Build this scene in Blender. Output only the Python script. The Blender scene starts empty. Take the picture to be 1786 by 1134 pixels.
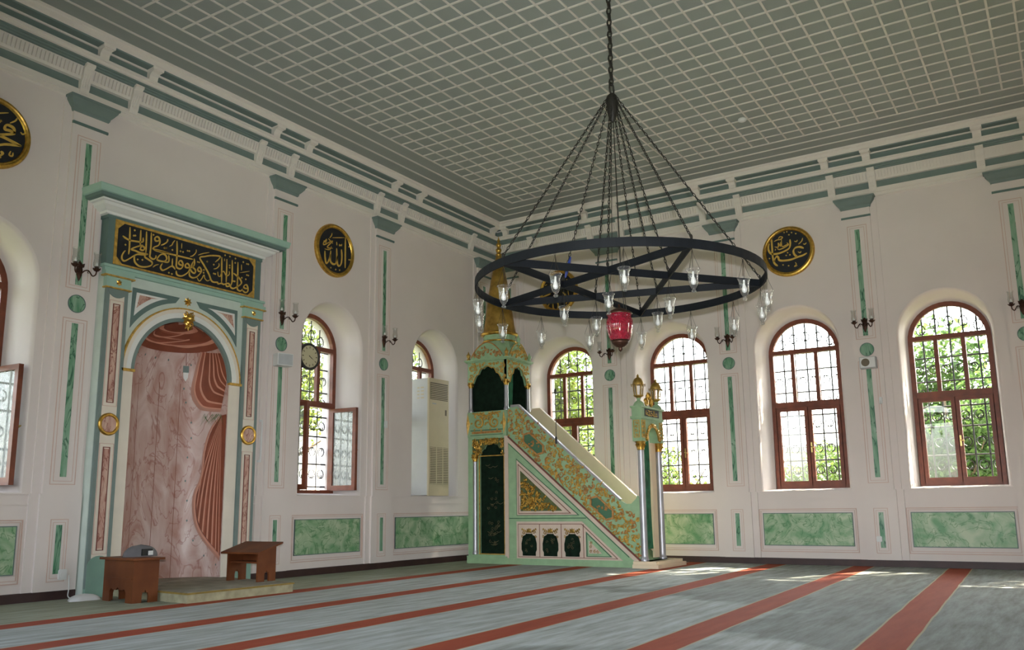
import bpy, bmesh, math, random
from mathutils import Vector, Matrix
from mathutils.geometry import tessellate_polygon
random.seed(7)
pi = math.pi
sc = bpy.context.scene
COL = sc.collection

# ------------------------------------------------------------------ camera
F_PX, YAW, PITCH, ROLL = 1526.1386, 0.567698978, 0.179215725, -0.0116656469
CAM = Vector((-14.08430, -9.35972, 0.90857))
cd = bpy.data.cameras.new('camera'); cam = bpy.data.objects.new('camera', cd); COL.objects.link(cam)
cd.sensor_fit = 'HORIZONTAL'; cd.sensor_width = 36.0
cd.lens = F_PX / 1786 * 36.0; cd.shift_y = 43.0 / 1786; cd.clip_start = 0.05; cd.clip_end = 400
_f = Vector((math.cos(YAW)*math.cos(PITCH), math.sin(YAW)*math.cos(PITCH), math.sin(PITCH)))
_r = Vector((math.sin(YAW), -math.cos(YAW), 0)); _u = _r.cross(_f)
_c, _s = math.cos(ROLL), math.sin(ROLL)
_r2 = _c*_r + _s*_u; _u2 = -_s*_r + _c*_u
m4 = Matrix.Identity(4)
for i in range(3):
    m4[i][0] = _r2[i]; m4[i][1] = _u2[i]; m4[i][2] = -_f[i]; m4[i][3] = CAM[i]
cam.matrix_world = m4
sc.camera = cam

# ------------------------------------------------------------------ light
sc.view_settings.view_transform = 'Standard'; sc.view_settings.look = 'None'
sc.view_settings.exposure = 0.14; sc.view_settings.gamma = 1.0; sc.view_settings.use_curve_mapping = False
w = bpy.data.worlds.new('sky'); sc.world = w; w.use_nodes = True
nt = w.node_tree; bg = nt.nodes['Background']
sky = nt.nodes.new('ShaderNodeTexSky'); sky.sky_type = 'NISHITA'; sky.sun_disc = False
sky.sun_elevation = math.radians(38); sky.sun_rotation = math.radians(114); sky.air_density = 1.2; sky.dust_density = 2.5
hs_ = nt.nodes.new('ShaderNodeHueSaturation'); hs_.inputs['Saturation'].default_value = .45      # thin bright summer haze
nt.links.new(sky.outputs[0], hs_.inputs['Color']); nt.links.new(hs_.outputs[0], bg.inputs[0]); bg.inputs[1].default_value = 1.95
sd = bpy.data.lights.new('sun', 'SUN'); sun = bpy.data.objects.new('sun', sd); COL.objects.link(sun)
sd.energy = 46.0; sd.angle = math.radians(0.6); sd.color = (1, .85, .66)
sun.rotation_euler = Vector((-1.0, .45, -1.03)).to_track_quat('-Z', 'Y').to_euler()
# the flash of the camera that took the picture: a small lamp just above the lens
fd = bpy.data.lights.new('camera_flash', 'SPOT'); fl = bpy.data.objects.new('camera_flash', fd); COL.objects.link(fl)
fd.energy = 1750; fd.spot_size = math.radians(84); fd.spot_blend = 1.0; fd.shadow_soft_size = .025; fd.color = (.955, .975, 1.0)
fl.location = CAM + Vector((0.0, 0, .14)); fl.rotation_euler = (_f + Vector((.0, -.02, .02))).to_track_quat('-Z', 'Y').to_euler()

# ------------------------------------------------------------------ materials
MATS = {}
def mat(name, col, rough=.6, metal=0.0, var=.06, scale=6.0, col2=None, bump=0.0, spec=.5):
    m = bpy.data.materials.new(name); m.use_nodes = True; n = m.node_tree; b = n.nodes['Principled BSDF']
    b.inputs['Roughness'].default_value = rough; b.inputs['Metallic'].default_value = metal
    b.inputs['Specular IOR Level'].default_value = spec
    tc = n.nodes.new('ShaderNodeTexCoord'); nz = n.nodes.new('ShaderNodeTexNoise')
    nz.inputs['Scale'].default_value = scale; nz.inputs['Detail'].default_value = 4
    n.links.new(tc.outputs['Object'], nz.inputs['Vector'])
    cr = n.nodes.new('ShaderNodeValToRGB'); e = cr.color_ramp.elements
    c2 = col2 or tuple(min(1, c*(1+var)) for c in col); c1 = col if col2 else tuple(c*(1-var) for c in col)
    e[0].position = .3; e[1].position = .7; e[0].color = (*c1, 1); e[1].color = (*c2, 1)
    n.links.new(nz.outputs['Fac'], cr.inputs['Fac']); n.links.new(cr.outputs['Color'], b.inputs['Base Color'])
    if bump:
        bp = n.nodes.new('ShaderNodeBump'); bp.inputs['Strength'].default_value = bump; bp.inputs['Distance'].default_value = .01
        n.links.new(nz.outputs['Fac'], bp.inputs['Height']); n.links.new(bp.outputs['Normal'], b.inputs['Normal'])
    MATS[name] = m; return m
def ramp(n, els):
    cr = n.nodes.new('ShaderNodeValToRGB'); e = cr.color_ramp.elements
    while len(e) < len(els): e.new(.5)
    for k, (p, c) in enumerate(els): e[k].position = p; e[k].color = (*c, 1)
    return cr
def marble(name, base, light, dark, scale=3.0, rough=.4, stretch=(1, 1, 1), vein=1.0):
    m = bpy.data.materials.new(name); m.use_nodes = True; n = m.node_tree; b = n.nodes['Principled BSDF']
    b.inputs['Roughness'].default_value = rough
    tc = n.nodes.new('ShaderNodeTexCoord'); mp = n.nodes.new('ShaderNodeMapping'); mp.inputs['Scale'].default_value = stretch
    n.links.new(tc.outputs['Object'], mp.inputs['Vector'])
    n1 = n.nodes.new('ShaderNodeTexNoise'); n1.inputs['Scale'].default_value = scale; n1.inputs['Detail'].default_value = 6; n1.inputs['Distortion'].default_value = 1.5
    n.links.new(mp.outputs[0], n1.inputs['Vector'])
    r1 = ramp(n, [(.32, base), (.5, tuple((p+q)/2 for p, q in zip(base, light))), (.68, light)]); n.links.new(n1.outputs['Fac'], r1.inputs['Fac'])
    n2 = n.nodes.new('ShaderNodeTexNoise'); n2.inputs['Scale'].default_value = scale*.9; n2.inputs['Detail'].default_value = 3; n2.inputs['Distortion'].default_value = 2.2
    n.links.new(mp.outputs[0], n2.inputs['Vector'])
    mth = n.nodes.new('ShaderNodeMath'); mth.operation = 'SUBTRACT'; mth.inputs[1].default_value = .5; n.links.new(n2.outputs['Fac'], mth.inputs[0])
    ab = n.nodes.new('ShaderNodeMath'); ab.operation = 'ABSOLUTE'; n.links.new(mth.outputs[0], ab.inputs[0])
    r2 = ramp(n, [(0.0, (vein, vein, vein)), (.012*vein, (.8*vein,)*3), (.035*vein, (0, 0, 0))]); n.links.new(ab.outputs[0], r2.inputs['Fac'])
    mx = n.nodes.new('ShaderNodeMixRGB'); mx.inputs[2].default_value = (*dark, 1)
    n.links.new(r2.outputs[0], mx.inputs[0]); n.links.new(r1.outputs[0], mx.inputs[1]); n.links.new(mx.outputs[0], b.inputs['Base Color'])
    MATS[name] = m; return m
def glass(name, tint, refl=.10, rough=.03, milk=0.0, fres=.55):
    m = bpy.data.materials.new(name); m.use_nodes = True; n = m.node_tree; out = n.nodes['Material Output']
    n.nodes.remove(n.nodes['Principled BSDF'])
    tr = n.nodes.new('ShaderNodeBsdfTransparent'); tr.inputs[0].default_value = (*tint, 1)
    gl = n.nodes.new('ShaderNodeBsdfGlossy'); gl.inputs['Roughness'].default_value = rough
    lw = n.nodes.new('ShaderNodeLayerWeight'); lw.inputs['Blend'].default_value = .35
    ml = n.nodes.new('ShaderNodeMath'); ml.operation = 'MULTIPLY_ADD'; ml.inputs[1].default_value = fres; ml.inputs[2].default_value = refl
    n.links.new(lw.outputs['Facing'], ml.inputs[0])
    mx = n.nodes.new('ShaderNodeMixShader'); n.links.new(ml.outputs[0], mx.inputs[0]); n.links.new(tr.outputs[0], mx.inputs[1]); n.links.new(gl.outputs[0], mx.inputs[2])
    last = mx
    if milk:
        df = n.nodes.new('ShaderNodeBsdfDiffuse'); df.inputs[0].default_value = (*tint, 1)
        nz = n.nodes.new('ShaderNodeTexNoise'); nz.inputs['Scale'].default_value = 14
        mm = n.nodes.new('ShaderNodeMath'); mm.operation = 'MULTIPLY'; mm.inputs[1].default_value = milk*2; n.links.new(nz.outputs['Fac'], mm.inputs[0])
        m2 = n.nodes.new('ShaderNodeMixShader'); n.links.new(mm.outputs[0], m2.inputs[0])
        n.links.new(mx.outputs[0], m2.inputs[1]); n.links.new(df.outputs[0], m2.inputs[2]); last = m2
    n.links.new(last.outputs[0], out.inputs['Surface']); MATS[name] = m; return m

mat('plaster', (.72, .65, .615), .85, var=.03, scale=1.5, bump=.05)
mat('plaster_trim', (.74, .69, .63), .8, var=.03, scale=3)
mat('cream', (.72, .66, .56), .7, var=.04)
mat('teal', (.17, .225, .21), .7, var=.05)
mat('teal_dark', (.115, .18, .165), .6, var=.05)
mat('pink_line', (.60, .43, .36), .7)
mat('ceiling_green', (.30, .33, .305), .8, var=.04, scale=1.2)
mat('ceiling_batten', (.64, .61, .56), .7)
mat('mint', (.33, .50, .415), .6, var=.06, scale=5)
mat('mint_deep', (.20, .34, .275), .6, var=.06)
mat('mint_pale', (.55, .63, .57), .65, var=.05)
mat('white_paint', (.74, .75, .72), .6, var=.02)
mat('minbar_green', (.31, .475, .275), .5, var=.10, scale=8)
mat('minbar_green_dark', (.06, .16, .085), .5, var=.10)
mat('minbar_cream', (.66, .53, .43), .55, var=.05)
mat('minbar_ivory', (.82, .665, .47), .5, var=.03)
mat('maroon', (.18, .05, .035), .5)
mat('gold', (.62, .38, .085), .34, 1.0, var=.25, scale=25)
mat('gold_paint', (.56, .34, .07), .45, .35, var=.3, scale=22)
mat('gold_old', (.40, .25, .055), .42, .6, var=.3, scale=9)
mat('gold_letter', (.68, .44, .09), .45, .3, var=.12, scale=20)
mat('rust_gold', (.46, .23, .07), .5, .2, var=.35, scale=20)
mat('ink_black', (.008, .010, .014), .5, var=.2)
mat('velvet', (.006, .017, .009), .85, var=.4, scale=12, spec=.15)
mat('relief_ground', (.085, .11, .035), .6, var=.3, scale=12)  # dark green ground between the gilt scrolls and leaves
mat('velvet_light', (.02, .13, .06), .6, var=.4, scale=9)
mat('velvet_gold', (.10, .085, .035), .6, var=.3, scale=30)
mat('silver', (.42, .42, .45), .38, .75, var=.12, scale=4)
mat('wood_frame', (.165, .040, .017), .45, var=.25, scale=9)
mat('wood_walnut', (.185, .058, .017), .5, col2=(.10, .028, .009), scale=3, spec=.25)
mat('wood_baseboard', (.045, .020, .018), .5, var=.2)
mat('iron_ring', (.006, .008, .011), .62, 0, var=.2, spec=.25)
mat('iron_grille', (.020, .022, .024), .7)
mat('chain_iron', (.018, .016, .012), .6, .2)
mat('bronze', (.060, .026, .015), .45, .6, var=.3, scale=30)
mat('brass', (.55, .42, .16), .3, 1.0)
mat('bulb_white', (.82, .82, .80), .3, var=.02)
mat('white_plastic', (.70, .71, .70), .4, var=.02)
mat('grey_plastic', (.42, .44, .45), .5, var=.06)
mat('ac_beige', (.62, .54, .36), .45, var=.03)
mat('ac_side', (.62, .63, .62), .45, var=.03)
mat('ac_dark', (.14, .115, .07), .5)
mat('clock_face', (.55, .52, .34), .5, var=.04)
mat('black_plastic', (.012, .012, .012), .4)
mat('drape_dark', (.22, .058, .027), .7, var=.15, scale=5)
mat('drape_mid', (.30, .085, .045), .7, var=.12, scale=5)
mat('drape_light', (.58, .27, .18), .7, var=.10, scale=6)
mat('drape_edge', (.44, .22, .16), .7, var=.1, scale=5)
mat('leaf_paint', (.07, .14, .045), .7)
mat('bag_grey', (.13, .125, .13), .8, var=.15)
mat('platform_carpet', (.27, .25, .19), .95, var=.25, scale=6)
mat('platform_edge', (.26, .18, .04), .8, var=.2, scale=12)
mat('platform_side', (.36, .34, .22), .95, var=.2, scale=10)
mat('ribbon_blue', (.01, .035, .22), .4)
mat('bark', (.12, .085, .06), .9, var=.3, scale=8)
mat('leaf_green', (.085, .15, .03), .6, col2=(.17, .24, .055), scale=2)
mat('leaf_deep', (.045, .10, .028), .6, col2=(.12, .19, .05), scale=2)
mat('leaf_yellow', (.20, .22, .05), .6, col2=(.14, .22, .045), scale=2)
mat('ground_grass', (.16, .20, .08), .95, var=.3, scale=2)
mat('garden_wall_white', (.80, .79, .76), .9, var=.04)
mat('stone_grey', (.36, .36, .31), .9, var=.2, scale=4)
mat('floor_base', (.3, .3, .3), .9)
mat('ext_render', (.62, .58, .5), .9)
marble('marble_green', (.125, .31, .14), (.45, .55, .37), (.045, .19, .06), 3.2, vein=.7)
marble('marble_strip', (.075, .25, .13), (.30, .45, .33), (.02, .11, .06), 7, stretch=(1, 1, .25))
marble('marble_pink', (.42, .225, .175), (.64, .51, .47), (.30, .095, .065), 3.4, stretch=(1, 1, .42), vein=.62)
marble('marble_rose', (.46, .25, .20), (.60, .42, .33), (.25, .08, .06), 9, stretch=(1, 1, .4))
glass('window_glass', (.95, .97, .96), .03, .01, fres=.30)
glass('casement_glass', (.74, .77, .76), .025, .04, milk=.26, fres=.14)
glass('lamp_glass', (.93, .94, .93), .06, .06, milk=.03)
glass('sconce_glass', (.93, .94, .93), .05, .08, milk=.03)
glass('red_glass', (.50, .030, .065), .12, .08, milk=.36)

def carpet_material():
    m = bpy.data.materials.new('carpet_striped'); m.use_nodes = True; n = m.node_tree; b = n.nodes['Principled BSDF']
    b.inputs['Roughness'].default_value = .7; b.inputs['Specular IOR Level'].default_value = .15
    tc = n.nodes.new('ShaderNodeTexCoord'); sp = n.nodes.new('ShaderNodeSeparateXYZ'); n.links.new(tc.outputs['Object'], sp.inputs[0])
    def M(op, a, bb, c=None):
        k = n.nodes.new('ShaderNodeMath'); k.operation = op
        for i, v in enumerate((a, bb, c)):
            if v is None: continue
            if isinstance(v, (int, float)): k.inputs[i].default_value = v
            else: n.links.new(v, k.inputs[i])
        return k.outputs[0]
    nzw = n.nodes.new('ShaderNodeTexNoise'); nzw.inputs['Scale'].default_value = 1.2; n.links.new(tc.outputs['Object'], nzw.inputs['Vector'])
    t = M('MULTIPLY_ADD', sp.outputs[0], -.045, sp.outputs[1])
    t = M('ADD', t, 1.37); t = M('MULTIPLY_ADD', nzw.outputs['Fac'], .03, t)
    raw = t; t = M('DIVIDE', t, 1.29); t = M('ADD', t, .5); t = M('FRACT', t, None); t = M('SUBTRACT', t, .5); t = M('ABSOLUTE', t, None); t = M('MULTIPLY', t, 1.29)
    mp = n.nodes.new('ShaderNodeMapping'); mp.inputs['Scale'].default_value = (.9, 7, 1); n.links.new(tc.outputs['Object'], mp.inputs[0])
    nz = n.nodes.new('ShaderNodeTexNoise'); nz.inputs['Scale'].default_value = 1.6; nz.inputs['Detail'].default_value = 7; nz.inputs['Roughness'].default_value = .65; n.links.new(mp.outputs[0], nz.inputs['Vector'])
    r1 = ramp(n, [(.30, (.27, .285, .255)), (.5, (.41, .445, .43)), (.66, (.52, .57, .575))]); n.links.new(nz.outputs['Fac'], r1.inputs['Fac'])
    r2 = ramp(n, [(.25, (.28, .05, .025)), (.75, (.40, .085, .04))]); n.links.new(nz.outputs['Fac'], r2.inputs['Fac'])
    cream = n.nodes.new('ShaderNodeRGB'); cream.outputs[0].default_value = (.46, .40, .27, 1)
    inr = M('LESS_THAN', raw, .6)
    f1 = M('MULTIPLY', M('LESS_THAN', t, .142), inr); f2 = M('MULTIPLY', M('LESS_THAN', t, .158), inr)
    # runner of an older olive carpet along the qibla wall, and patches of turned nap plus shade painted in towards the right foreground
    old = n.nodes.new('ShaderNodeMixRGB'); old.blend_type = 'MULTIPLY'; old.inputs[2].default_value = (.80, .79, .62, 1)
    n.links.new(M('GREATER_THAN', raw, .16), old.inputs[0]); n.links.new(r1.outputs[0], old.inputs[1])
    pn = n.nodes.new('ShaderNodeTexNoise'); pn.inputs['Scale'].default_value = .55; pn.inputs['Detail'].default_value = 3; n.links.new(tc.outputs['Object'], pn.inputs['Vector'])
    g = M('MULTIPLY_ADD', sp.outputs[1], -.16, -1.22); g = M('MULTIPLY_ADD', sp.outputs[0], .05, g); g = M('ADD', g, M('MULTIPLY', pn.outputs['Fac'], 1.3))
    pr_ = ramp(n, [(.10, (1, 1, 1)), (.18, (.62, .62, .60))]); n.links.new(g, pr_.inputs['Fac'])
    pile_shade = n.nodes.new('ShaderNodeMixRGB'); pile_shade.blend_type = 'MULTIPLY'; pile_shade.inputs[0].default_value = 1
    n.links.new(old.outputs[0], pile_shade.inputs[1]); n.links.new(pr_.outputs[0], pile_shade.inputs[2])
    x1 = n.nodes.new('ShaderNodeMixRGB'); n.links.new(f2, x1.inputs[0]); n.links.new(pile_shade.outputs[0], x1.inputs[1]); n.links.new(cream.outputs[0], x1.inputs[2])
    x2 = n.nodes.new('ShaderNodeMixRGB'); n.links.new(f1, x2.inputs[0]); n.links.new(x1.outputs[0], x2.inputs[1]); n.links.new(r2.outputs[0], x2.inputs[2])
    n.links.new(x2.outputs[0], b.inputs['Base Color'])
    fz = n.nodes.new('ShaderNodeTexNoise'); fz.inputs['Scale'].default_value = 220; n.links.new(tc.outputs['Object'], fz.inputs['Vector'])
    bp = n.nodes.new('ShaderNodeBump'); bp.inputs['Strength'].default_value = .3; bp.inputs['Distance'].default_value = .01
    n.links.new(fz.outputs['Fac'], bp.inputs['Height']); n.links.new(bp.outputs['Normal'], b.inputs['Normal'])
    MATS['carpet'] = m
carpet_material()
def leafmat(nm):   # thin leaves let light through
    m = MATS[nm]; n = m.node_tree; b = n.nodes['Principled BSDF']; out = n.nodes['Material Output']
    tl = n.nodes.new('ShaderNodeBsdfTranslucent'); n.links.new(b.inputs['Base Color'].links[0].from_socket, tl.inputs[0])
    mx = n.nodes.new('ShaderNodeMixShader'); mx.inputs[0].default_value = .5
    n.links.new(b.outputs[0], mx.inputs[1]); n.links.new(tl.outputs[0], mx.inputs[2]); n.links.new(mx.outputs[0], out.inputs['Surface'])
for k in ('leaf_green', 'leaf_deep', 'leaf_yellow'): leafmat(k)

# ------------------------------------------------------------------ builders
def NF(u, o, z): return (u, -o, z)            # qibla wall: u to the right, o out into the room
def EF(u, o, z): return (-o, -u, z)           # window wall on the right
def MF(u, o, z): return (-1.65 - o, -u, z)    # long side of the pulpit
def WF(u, o, z): return (u, o, z)             # plain world axes
def at(F0, u0, o0, z0, rz=0.0):               # a local frame inside another one, turned about z
    c, s = math.cos(rz), math.sin(rz)
    return lambda u, o, z: F0(u0 + u*c - o*s, o0 + u*s + o*c, z0 + z)

class MB:
    def __init__(s, F=WF): s.v = []; s.f = []; s.mi = []; s.F = F; s.k = 0; s.smooth = set()
    def add(s, vs, fs, smooth=False):
        b = len(s.v); s.v += [s.F(*p) for p in vs]
        for f in fs:
            if smooth: s.smooth.add(len(s.f))
            s.f.append([b+i for i in f]); s.mi.append(s.k)
        return s
    def box(s, u0, u1, o0, o1, z0, z1):
        return s.add([(u, o, z) for z in (z0, z1) for o in (o0, o1) for u in (u0, u1)],
              [(0, 1, 3, 2), (4, 6, 7, 5), (0, 4, 5, 1), (2, 3, 7, 6), (0, 2, 6, 4), (1, 5, 7, 3)])
    def poly(s, pts, o0, o1, holes=()):       # polygon in (u,z) with depth o0..o1 (o1 the front)
        loops = [list(pts)] + [list(h) for h in holes]
        tris = tessellate_polygon([[Vector((p[0], p[1], 0)) for p in l] for l in loops])
        flat = [p for l in loops for p in l]; n = len(flat)
        s.add([(p[0], o1, p[1]) for p in flat] + [(p[0], o0, p[1]) for p in flat],
              [tuple(t) for t in tris] + [tuple(n+i for i in t[::-1]) for t in tris])
        b = 0
        for l in loops:
            m = len(l)
            s.add([(p[0], o1, p[1]) for p in l] + [(p[0], o0, p[1]) for p in l], [(i, (i+1) % m, m+(i+1) % m, m+i) for i in range(m)])
        return s
    def quadstrip(s, A, B, smooth=False):     # two point rows
        n = len(A); return s.add(list(A)+list(B), [(i, i+1, n+i+1, n+i) for i in range(n-1)], smooth)
    def grid(s, rows, smooth=True, closed=False):
        n = len(rows[0]); fs = []
        for j in range(len(rows)-1):
            for i in range(n if closed else n-1):
                fs.append((j*n+i, j*n+(i+1) % n, (j+1)*n+(i+1) % n, (j+1)*n+i))
        return s.add([p for r in rows for p in r], fs, smooth)
    def lathe(s, prof, c=(0, 0, 0), seg=16, cap=True, a0=0.0):
        rows = [[(c[0]+r*math.cos(a0+2*pi*i/seg), c[1]+r*math.sin(a0+2*pi*i/seg), c[2]+z) for i in range(seg)] for r, z in prof]
        s.grid(rows, seg > 8, True)
        if cap:
            for row, rr in ((rows[0], prof[0][0]), (rows[-1], prof[-1][0])):
                if rr > 1e-4: s.add(row, [tuple(range(seg))])
        return s
    def disc(s, u, z, r, o0, o1, seg=32, prof=None):   # round plaque facing +o ; prof = [(r,o)...]
        prof = prof or [(r, o0), (r, o1), (0.0001, o1)]
        rows = [[(u+rr*math.cos(2*pi*i/seg), oo, z+rr*math.sin(2*pi*i/seg)) for i in range(seg)] for rr, oo in prof]
        return s.grid(rows, False, True)
    def tube(s, path, r, seg=6, closed=False, cap=True):
        P = [Vector(p) for p in path]; n = len(P); rows = []
        up = None
        for i in range(n):
            a = P[i-1] if (i > 0 or closed) else P[i]; b = P[(i+1) % n] if (i < n-1 or closed) else P[i]
            t = (b-a); t = t.normalized() if t.length > 1e-9 else Vector((0, 0, 1))
            if up is None or abs(up.dot(t)) > .98: up = Vector((0, 0, 1)) if abs(t.z) < .9 else Vector((1, 0, 0))
            x = t.cross(up).normalized(); y = x.cross(t); up = y
            rr = r[i] if isinstance(r, (list, tuple)) else r
            rows.append([tuple(P[i] + rr*(math.cos(2*pi*k/seg)*x + math.sin(2*pi*k/seg)*y)) for k in range(seg)])
        if closed: rows.append(rows[0])
        s.grid(rows, True, True)
        if cap and not closed: s.add(rows[0], [tuple(range(seg))]); s.add(rows[-1], [tuple(range(seg))])
        return s
    def sphere(s, c, r, seg=12, rings=8, sz=1.0):
        return s.lathe([(max(1e-4, r*math.sin(pi*j/rings)), -r*sz*math.cos(pi*j/rings)) for j in range(rings+1)], c, seg, False)
    def stroke(s, pts, wd, o0, h, nib=None, taper=True):  # raised pen stroke in (u,z)
        P = catmull(pts, 5); n = len(P); rows = []
        for i in range(n):
            a, b = P[max(0, i-1)], P[min(n-1, i+1)]
            d = Vector((b[0]-a[0], b[1]-a[1])); d = d.normalized() if d.length > 1e-9 else Vector((1, 0))
            ww = wd
            if nib is not None: ww = wd*(.55+.45*abs(math.sin(math.atan2(d.y, d.x)-nib)))
            if taper: ww *= min(1, .45+min(i, n-1-i)*.2)
            nx, nz = -d.y*ww/2, d.x*ww/2
            rows.append([(P[i][0]-nx, o0, P[i][1]-nz), (P[i][0]-nx, o0+h, P[i][1]-nz), (P[i][0]+nx, o0+h, P[i][1]+nz), (P[i][0]+nx, o0, P[i][1]+nz)])
        s.grid(rows, False); s.add(rows[0], [(0, 1, 2, 3)]); s.add(rows[-1], [(0, 1, 2, 3)]); return s
    def dot(s, u, z, r, o0, h):
        return s.poly([(u-r, z), (u, z-r), (u+r, z), (u, z+r)], o0, o0+h)
    def frame(s, u0, u1, z0, z1, t, o0, o1):  # thin rectangular border line
        s.box(u0, u1, o0, o1, z0, z0+t); s.box(u0, u1, o0, o1, z1-t, z1); s.box(u0, u0+t, o0, o1, z0+t, z1-t); return s.box(u1-t, u1, o0, o1, z0+t, z1-t)
    def scroll(s, u, z, r, o, tr, a0=0.0, d=1, turns=1.3, n=12):
        P = []
        for i in range(n):
            t = i/(n-1); rr = r*(1-.8*t); a = a0 + d*2*pi*turns*t
            P.append((u+rr*math.cos(a), o+tr*.6*(1-.3*t), z+rr*math.sin(a)))
        return s.tube(P, [tr*(1-.5*i/n) for i in range(n)], 5)
    def leaf(s, u, z, L, a, o, w=.35):
        c, q = math.cos(a), math.sin(a)
        def p(x, y, h): return (u+L*(x*c-y*q), o+h, z+L*(x*q+y*c))
        vs = [p(0, 0, 0), p(.45, -w, .004), p(1, 0, 0), p(.45, w, .004), p(.45, 0, L*.22+.004)]
        return s.add(vs, [(0, 1, 4), (1, 2, 4), (2, 3, 4), (3, 0, 4)])
    def build(s, name, mats, parent=None, loc=None):
        me = bpy.data.meshes.new(name)
        base = Vector(loc) if loc is not None else Vector((0, 0, 0))
        q = parent
        while q is not None: base = base + q.location; q = q.parent
        me.from_pydata([tuple(Vector(v)-base) for v in s.v], [], s.f)
        mats = [mats] if isinstance(mats, str) else mats
        for k in mats: me.materials.append(MATS[k])
        for i, p in enumerate(me.polygons):
            p.material_index = s.mi[i]; p.use_smooth = i in s.smooth
        bm = bmesh.new(); bm.from_mesh(me); bmesh.ops.recalc_face_normals(bm, faces=bm.faces); bm.to_mesh(me); bm.free()
        o = bpy.data.objects.new(name, me); COL.objects.link(o)
        if parent is not None: o.parent = parent
        elif loc is not None: o.location = base
        return o
def catmull(pts, k):
    P = [Vector((p[0], p[1])) for p in pts]
    if len(P) < 3: return [tuple(P[0].lerp(P[-1], i/k)) for i in range(k+1)]
    out = []
    for i in range(len(P)-1):
        a, b, c, d = P[max(0, i-1)], P[i], P[i+1], P[min(len(P)-1, i+2)]
        for j in range(k):
            t = j/k
            out.append(tuple(.5*((2*b)+(c-a)*t+(2*a-5*b+4*c-d)*t*t+(3*b-a-3*c+d)*t**3)))
    out.append(tuple(P[-1])); return out
def catmull3(pts, k):
    P = [Vector(p) for p in pts]; out = []
    for i in range(len(P)-1):
        a, b, c, d = P[max(0, i-1)], P[i], P[i+1], P[min(len(P)-1, i+2)]
        for j in range(k):
            t = j/k; out.append(tuple(.5*((2*b)+(c-a)*t+(2*a-5*b+4*c-d)*t*t+(3*b-a-3*c+d)*t**3)))
    out.append(tuple(P[-1])); return out
def tag(o, label=None, cat=None, group=None, kind=None):
    if label: o['label'] = label
    if cat: o['category'] = cat
    if group: o['group'] = group
    if kind: o['kind'] = kind
    return o
def thing(name, label, cat, group=None, kind=None, loc=(0, 0, 0)):
    o = bpy.data.objects.new(name, None); COL.objects.link(o); o.location = loc; o.empty_display_size = .1
    return tag(o, label, cat, group, kind)
def dup(root, label=None, group=None, loc=None, rz=None, parent=None):
    r = root.copy(); COL.objects.link(r)
    if loc is not None: r.location = loc
    if rz is not None: r.rotation_euler = (0, 0, rz)
    if label: r['label'] = label
    if group: r['group'] = group
    if parent is not None: r.parent = parent
    for ch in list(root.children):
        dup(ch, parent=r)
    return r
def arch(u0, half, zs, z0, R=None, n=20):    # outline: bottom left, up, round, down
    R = R or half
    return [(u0-half, z0)] + [(u0-R*math.cos(pi*i/n), zs+R*math.sin(pi*i/n)) for i in range(n+1)] + [(u0+half, z0)]
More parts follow.
